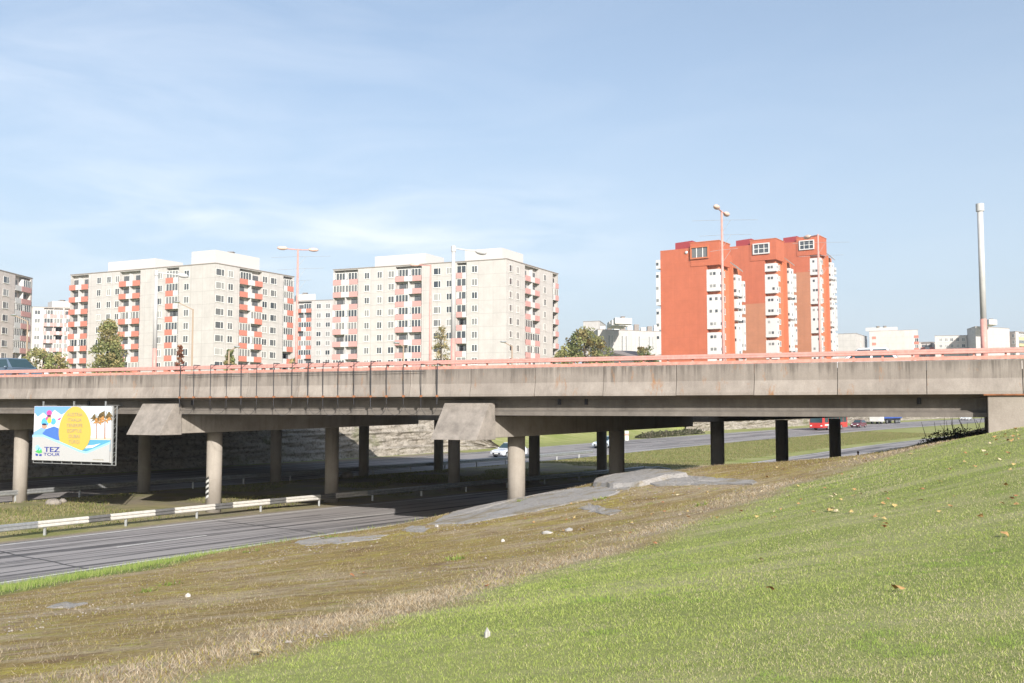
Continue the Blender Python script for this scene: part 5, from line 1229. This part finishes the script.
hh = rng.uniform(.06, .16, n); a_, c_ = blades(x[k], y[k], hh[k], np.full(k.sum(), .05), pick([(.18, .22, .06), (.24, .25, .08), (.36, .31, .16), (.30, .26, .14)], n)[k], .4)
o = bpy.data.objects.new('median_grass', raw_mesh('median_grass', a_, 3, c_, M['grass'])); C.objects.link(o); tag(o, 'thin patchy grass on the road median under and beyond the overpass', 'grass', kind='stuff')
# low weeds: small rosettes of broad leaves
VV, CCs = [], []
for px, py, r in ((622, 482, .5), (640, 484, .35), (170, 585, .3), (372, 529, .25), (520, 492+10, .2), (330, 538, .25), (455, 560, .2), (600, 500, .25), (250, 552, .3), (700, 506, .22), (146, 592, .25)):
    q = ground_px(px, py); n = 26; a = rng.uniform(0, 6.28, n); rr = r*np.sqrt(rng.uniform(0, 1, n)); x, y = q.x+rr*np.cos(a), q.y+rr*np.sin(a)
    a_, c_ = blades(x, y, rng.uniform(.04, .13, n), np.full(n, .06), pick([(.20, .27, .06), (.27, .33, .08), (.34, .34, .11)], n), .8); VV.append(a_); CCs.append(c_)
o = bpy.data.objects.new('weeds', raw_mesh('weeds', np.concatenate(VV), 3, np.concatenate(CCs), M['grass'])); C.objects.link(o); tag(o, 'low bright green weeds dotted over the mossy bank', 'weeds', kind='stuff')

# fallen leaves, each one a thing
lm = []
for k, cc in enumerate(((.40, .24, .10), (.46, .34, .14), (.32, .15, .07), (.52, .43, .27))):
    mb = MB(); n = 9; pts = []
    for j in range(n):
        a = 2*math.pi*j/n; r = .055*(1 if j % 2 else .62)*(1.25 if j == 0 else 1); pts.append((r*math.cos(a), r*math.sin(a), .012*math.sin(2*a+k)+.008))
    i0 = len(mb.v); mb.v += pts+[(0, 0, .022)]
    for j in range(n): mb.f.append((j, (j+1) % n, n)); mb.m.append(0)
    lm.append(mb.mesh('fallen_leaf', plain('dry_leaf', cc, .8, 0, .2, .2, 30)))
spots = [(258, 657, 2.0), (760, 562, 1.2), (688, 518, 1.2), (980, 518, 1.4), (1005, 537, 1.6), (898, 592, 1.6), (717, 519, 1.1), (810, 488, 1.1), (895, 507, 1.2), (920, 502, 1.3), (860, 495, 1.2), (365, 575, 1.3), (352, 577, 1.3), (487, 588, 1.1), (770, 592, 1.2), (655, 545, 1)]
r4 = random.Random(5)
for k in range(95):
    if k < 55: px = r4.uniform(760, 1020); py = 452+r4.random()**1.7*60+(980-px)*.045
    else: px = r4.uniform(520, 900); py = r4.uniform(478, 530)+max(0, (700-px)*.08)
    spots.append((px, py, r4.uniform(.8, 1.35)))
for k in range(14): spots.append((r4.uniform(985, 1022), r4.uniform(428, 450), r4.uniform(.9, 1.4)))
for px, py, s in spots:
    q = ground_px(px, py); o = bpy.data.objects.new('fallen_leaf', r4.choice(lm)); C.objects.link(o); o.location = (q.x, q.y, hz1(q.x, q.y)+.03)
    o.rotation_euler = (r4.uniform(-.5, .5), r4.uniform(-.5, .5), r4.uniform(0, 6)); sc = s*.66*(1+q.y/60); o.scale = (sc, sc, sc)
    tag(o, 'small dry autumn leaf fallen on the grassy bank', 'leaf', 'fallen autumn leaves on the bank')
M['scrap'] = plain('dirty_white_scrap', (.46, .44, .41), .8, 0, .2, .3, 20)
def scrap(label, px, py, s, seed):
    r5 = random.Random(seed); q = ground_px(px, py); mb = MB(); n = 8
    ring = [(s*r5.uniform(.5, 1)*math.cos(6.283*j/n), s*.6*r5.uniform(.5, 1)*math.sin(6.283*j/n), r5.uniform(.01, .05)) for j in range(n)]
    mb.v += ring+[(0, 0, .07)]+[(a, b_, -.02) for a, b_, _ in ring]
    for j in range(n): mb.f += [(j, (j+1) % n, n), (j, n+1+j, n+1+(j+1) % n, (j+1) % n)]; mb.m += [0, 0]
    o = mb.build('paper_scrap', M['scrap']); o.location = (q.x, q.y, hz1(q.x, q.y)+.01); o.rotation_euler.z = r5.uniform(0, 6); tag(o, label, 'litter')
scrap('small white paper scrap lying on the lawn', 487, 637, .05, 1)
scrap('white plaster fragment in the brown moss, larger of two', 547, 534, .2, 2)
scrap('white plaster fragment in the brown moss, right of the larger one', 569, 531, .2, 3)
scrap('white crumpled paper at the edge of the large asphalt slab', 437, 527, .11, 4)
scrap('tiny white scrap in the moss in the middle of the bank', 503, 542, .07, 5)
scrap('white scrap on the moss near the left road edge', 188, 597, .06, 6)

# pebbles and crumbs of asphalt on the bare bank
VV, CCs = [], []
x, y = sample(9000, 6, 52, p=1.2); la, dr, st_, bk = cover(x, y); k = (bk > .5) & (la < .3) & (vnoise(x, y, 1.6, 81) > .2); x, y = x[k], y[k]
cl_ = [ground_px(px, py) for px, py in ((470, 524), (560, 508), (610, 500), (640, 489), (700, 489), (420, 534), (330, 546), (300, 548), (770, 486), (560, 533), (60, 610))]
for q in cl_:
    n = 45; x = np.r_[x, q.x+rng.normal(scale=.9, size=n)]; y = np.r_[y, q.y+rng.normal(scale=.9, size=n)]
n = len(x); z = H(x, y); sz = rng.uniform(.005, .02, n)*(1+y/45); P0 = np.stack([x, y, z+sz*.35], 1)
oct_ = np.array([(1, 0, 0), (0, 1, 0), (-1, 0, 0), (0, -1, 0), (0, 0, .7), (0, 0, -.7)])
V6 = P0[:, None, :]+oct_[None]*sz[:, None, None]*rng.uniform(.6, 1.3, (n, 6, 1))
tri = np.array([(0, 1, 4), (1, 2, 4), (2, 3, 4), (3, 0, 4)]); vv = V6[:, tri.ravel()].reshape(-1, 3)
cc = np.repeat(pick([(.30, .27, .24), (.36, .32, .28), (.20, .175, .15)], n), 12, 0)
o = bpy.data.objects.new('pebbles', raw_mesh('pebbles', vv, 3, cc, attr_mat('pebble_stone', .9))); C.objects.link(o); tag(o, 'small grey pebbles and asphalt crumbs strewn over the mossy bank', 'pebbles', kind='stuff')
mb = MB(); mb.box((-900, -60, -3), (1000, 900, 75))
mm = bpy.data.materials.new('haze_air'); mm.use_nodes = True; hn_ = mm.node_tree; hn_.nodes.clear()
pv = nd(hn_, 'ShaderNodeVolumePrincipled', {'Color': (.86, .91, 1, 1), 'Density': .0003, 'Anisotropy': .3}); oo = nd(hn_, 'ShaderNodeOutputMaterial', {'Volume': pv.outputs[0]})
tag(mb.build('haze', mm), kind='stuff')
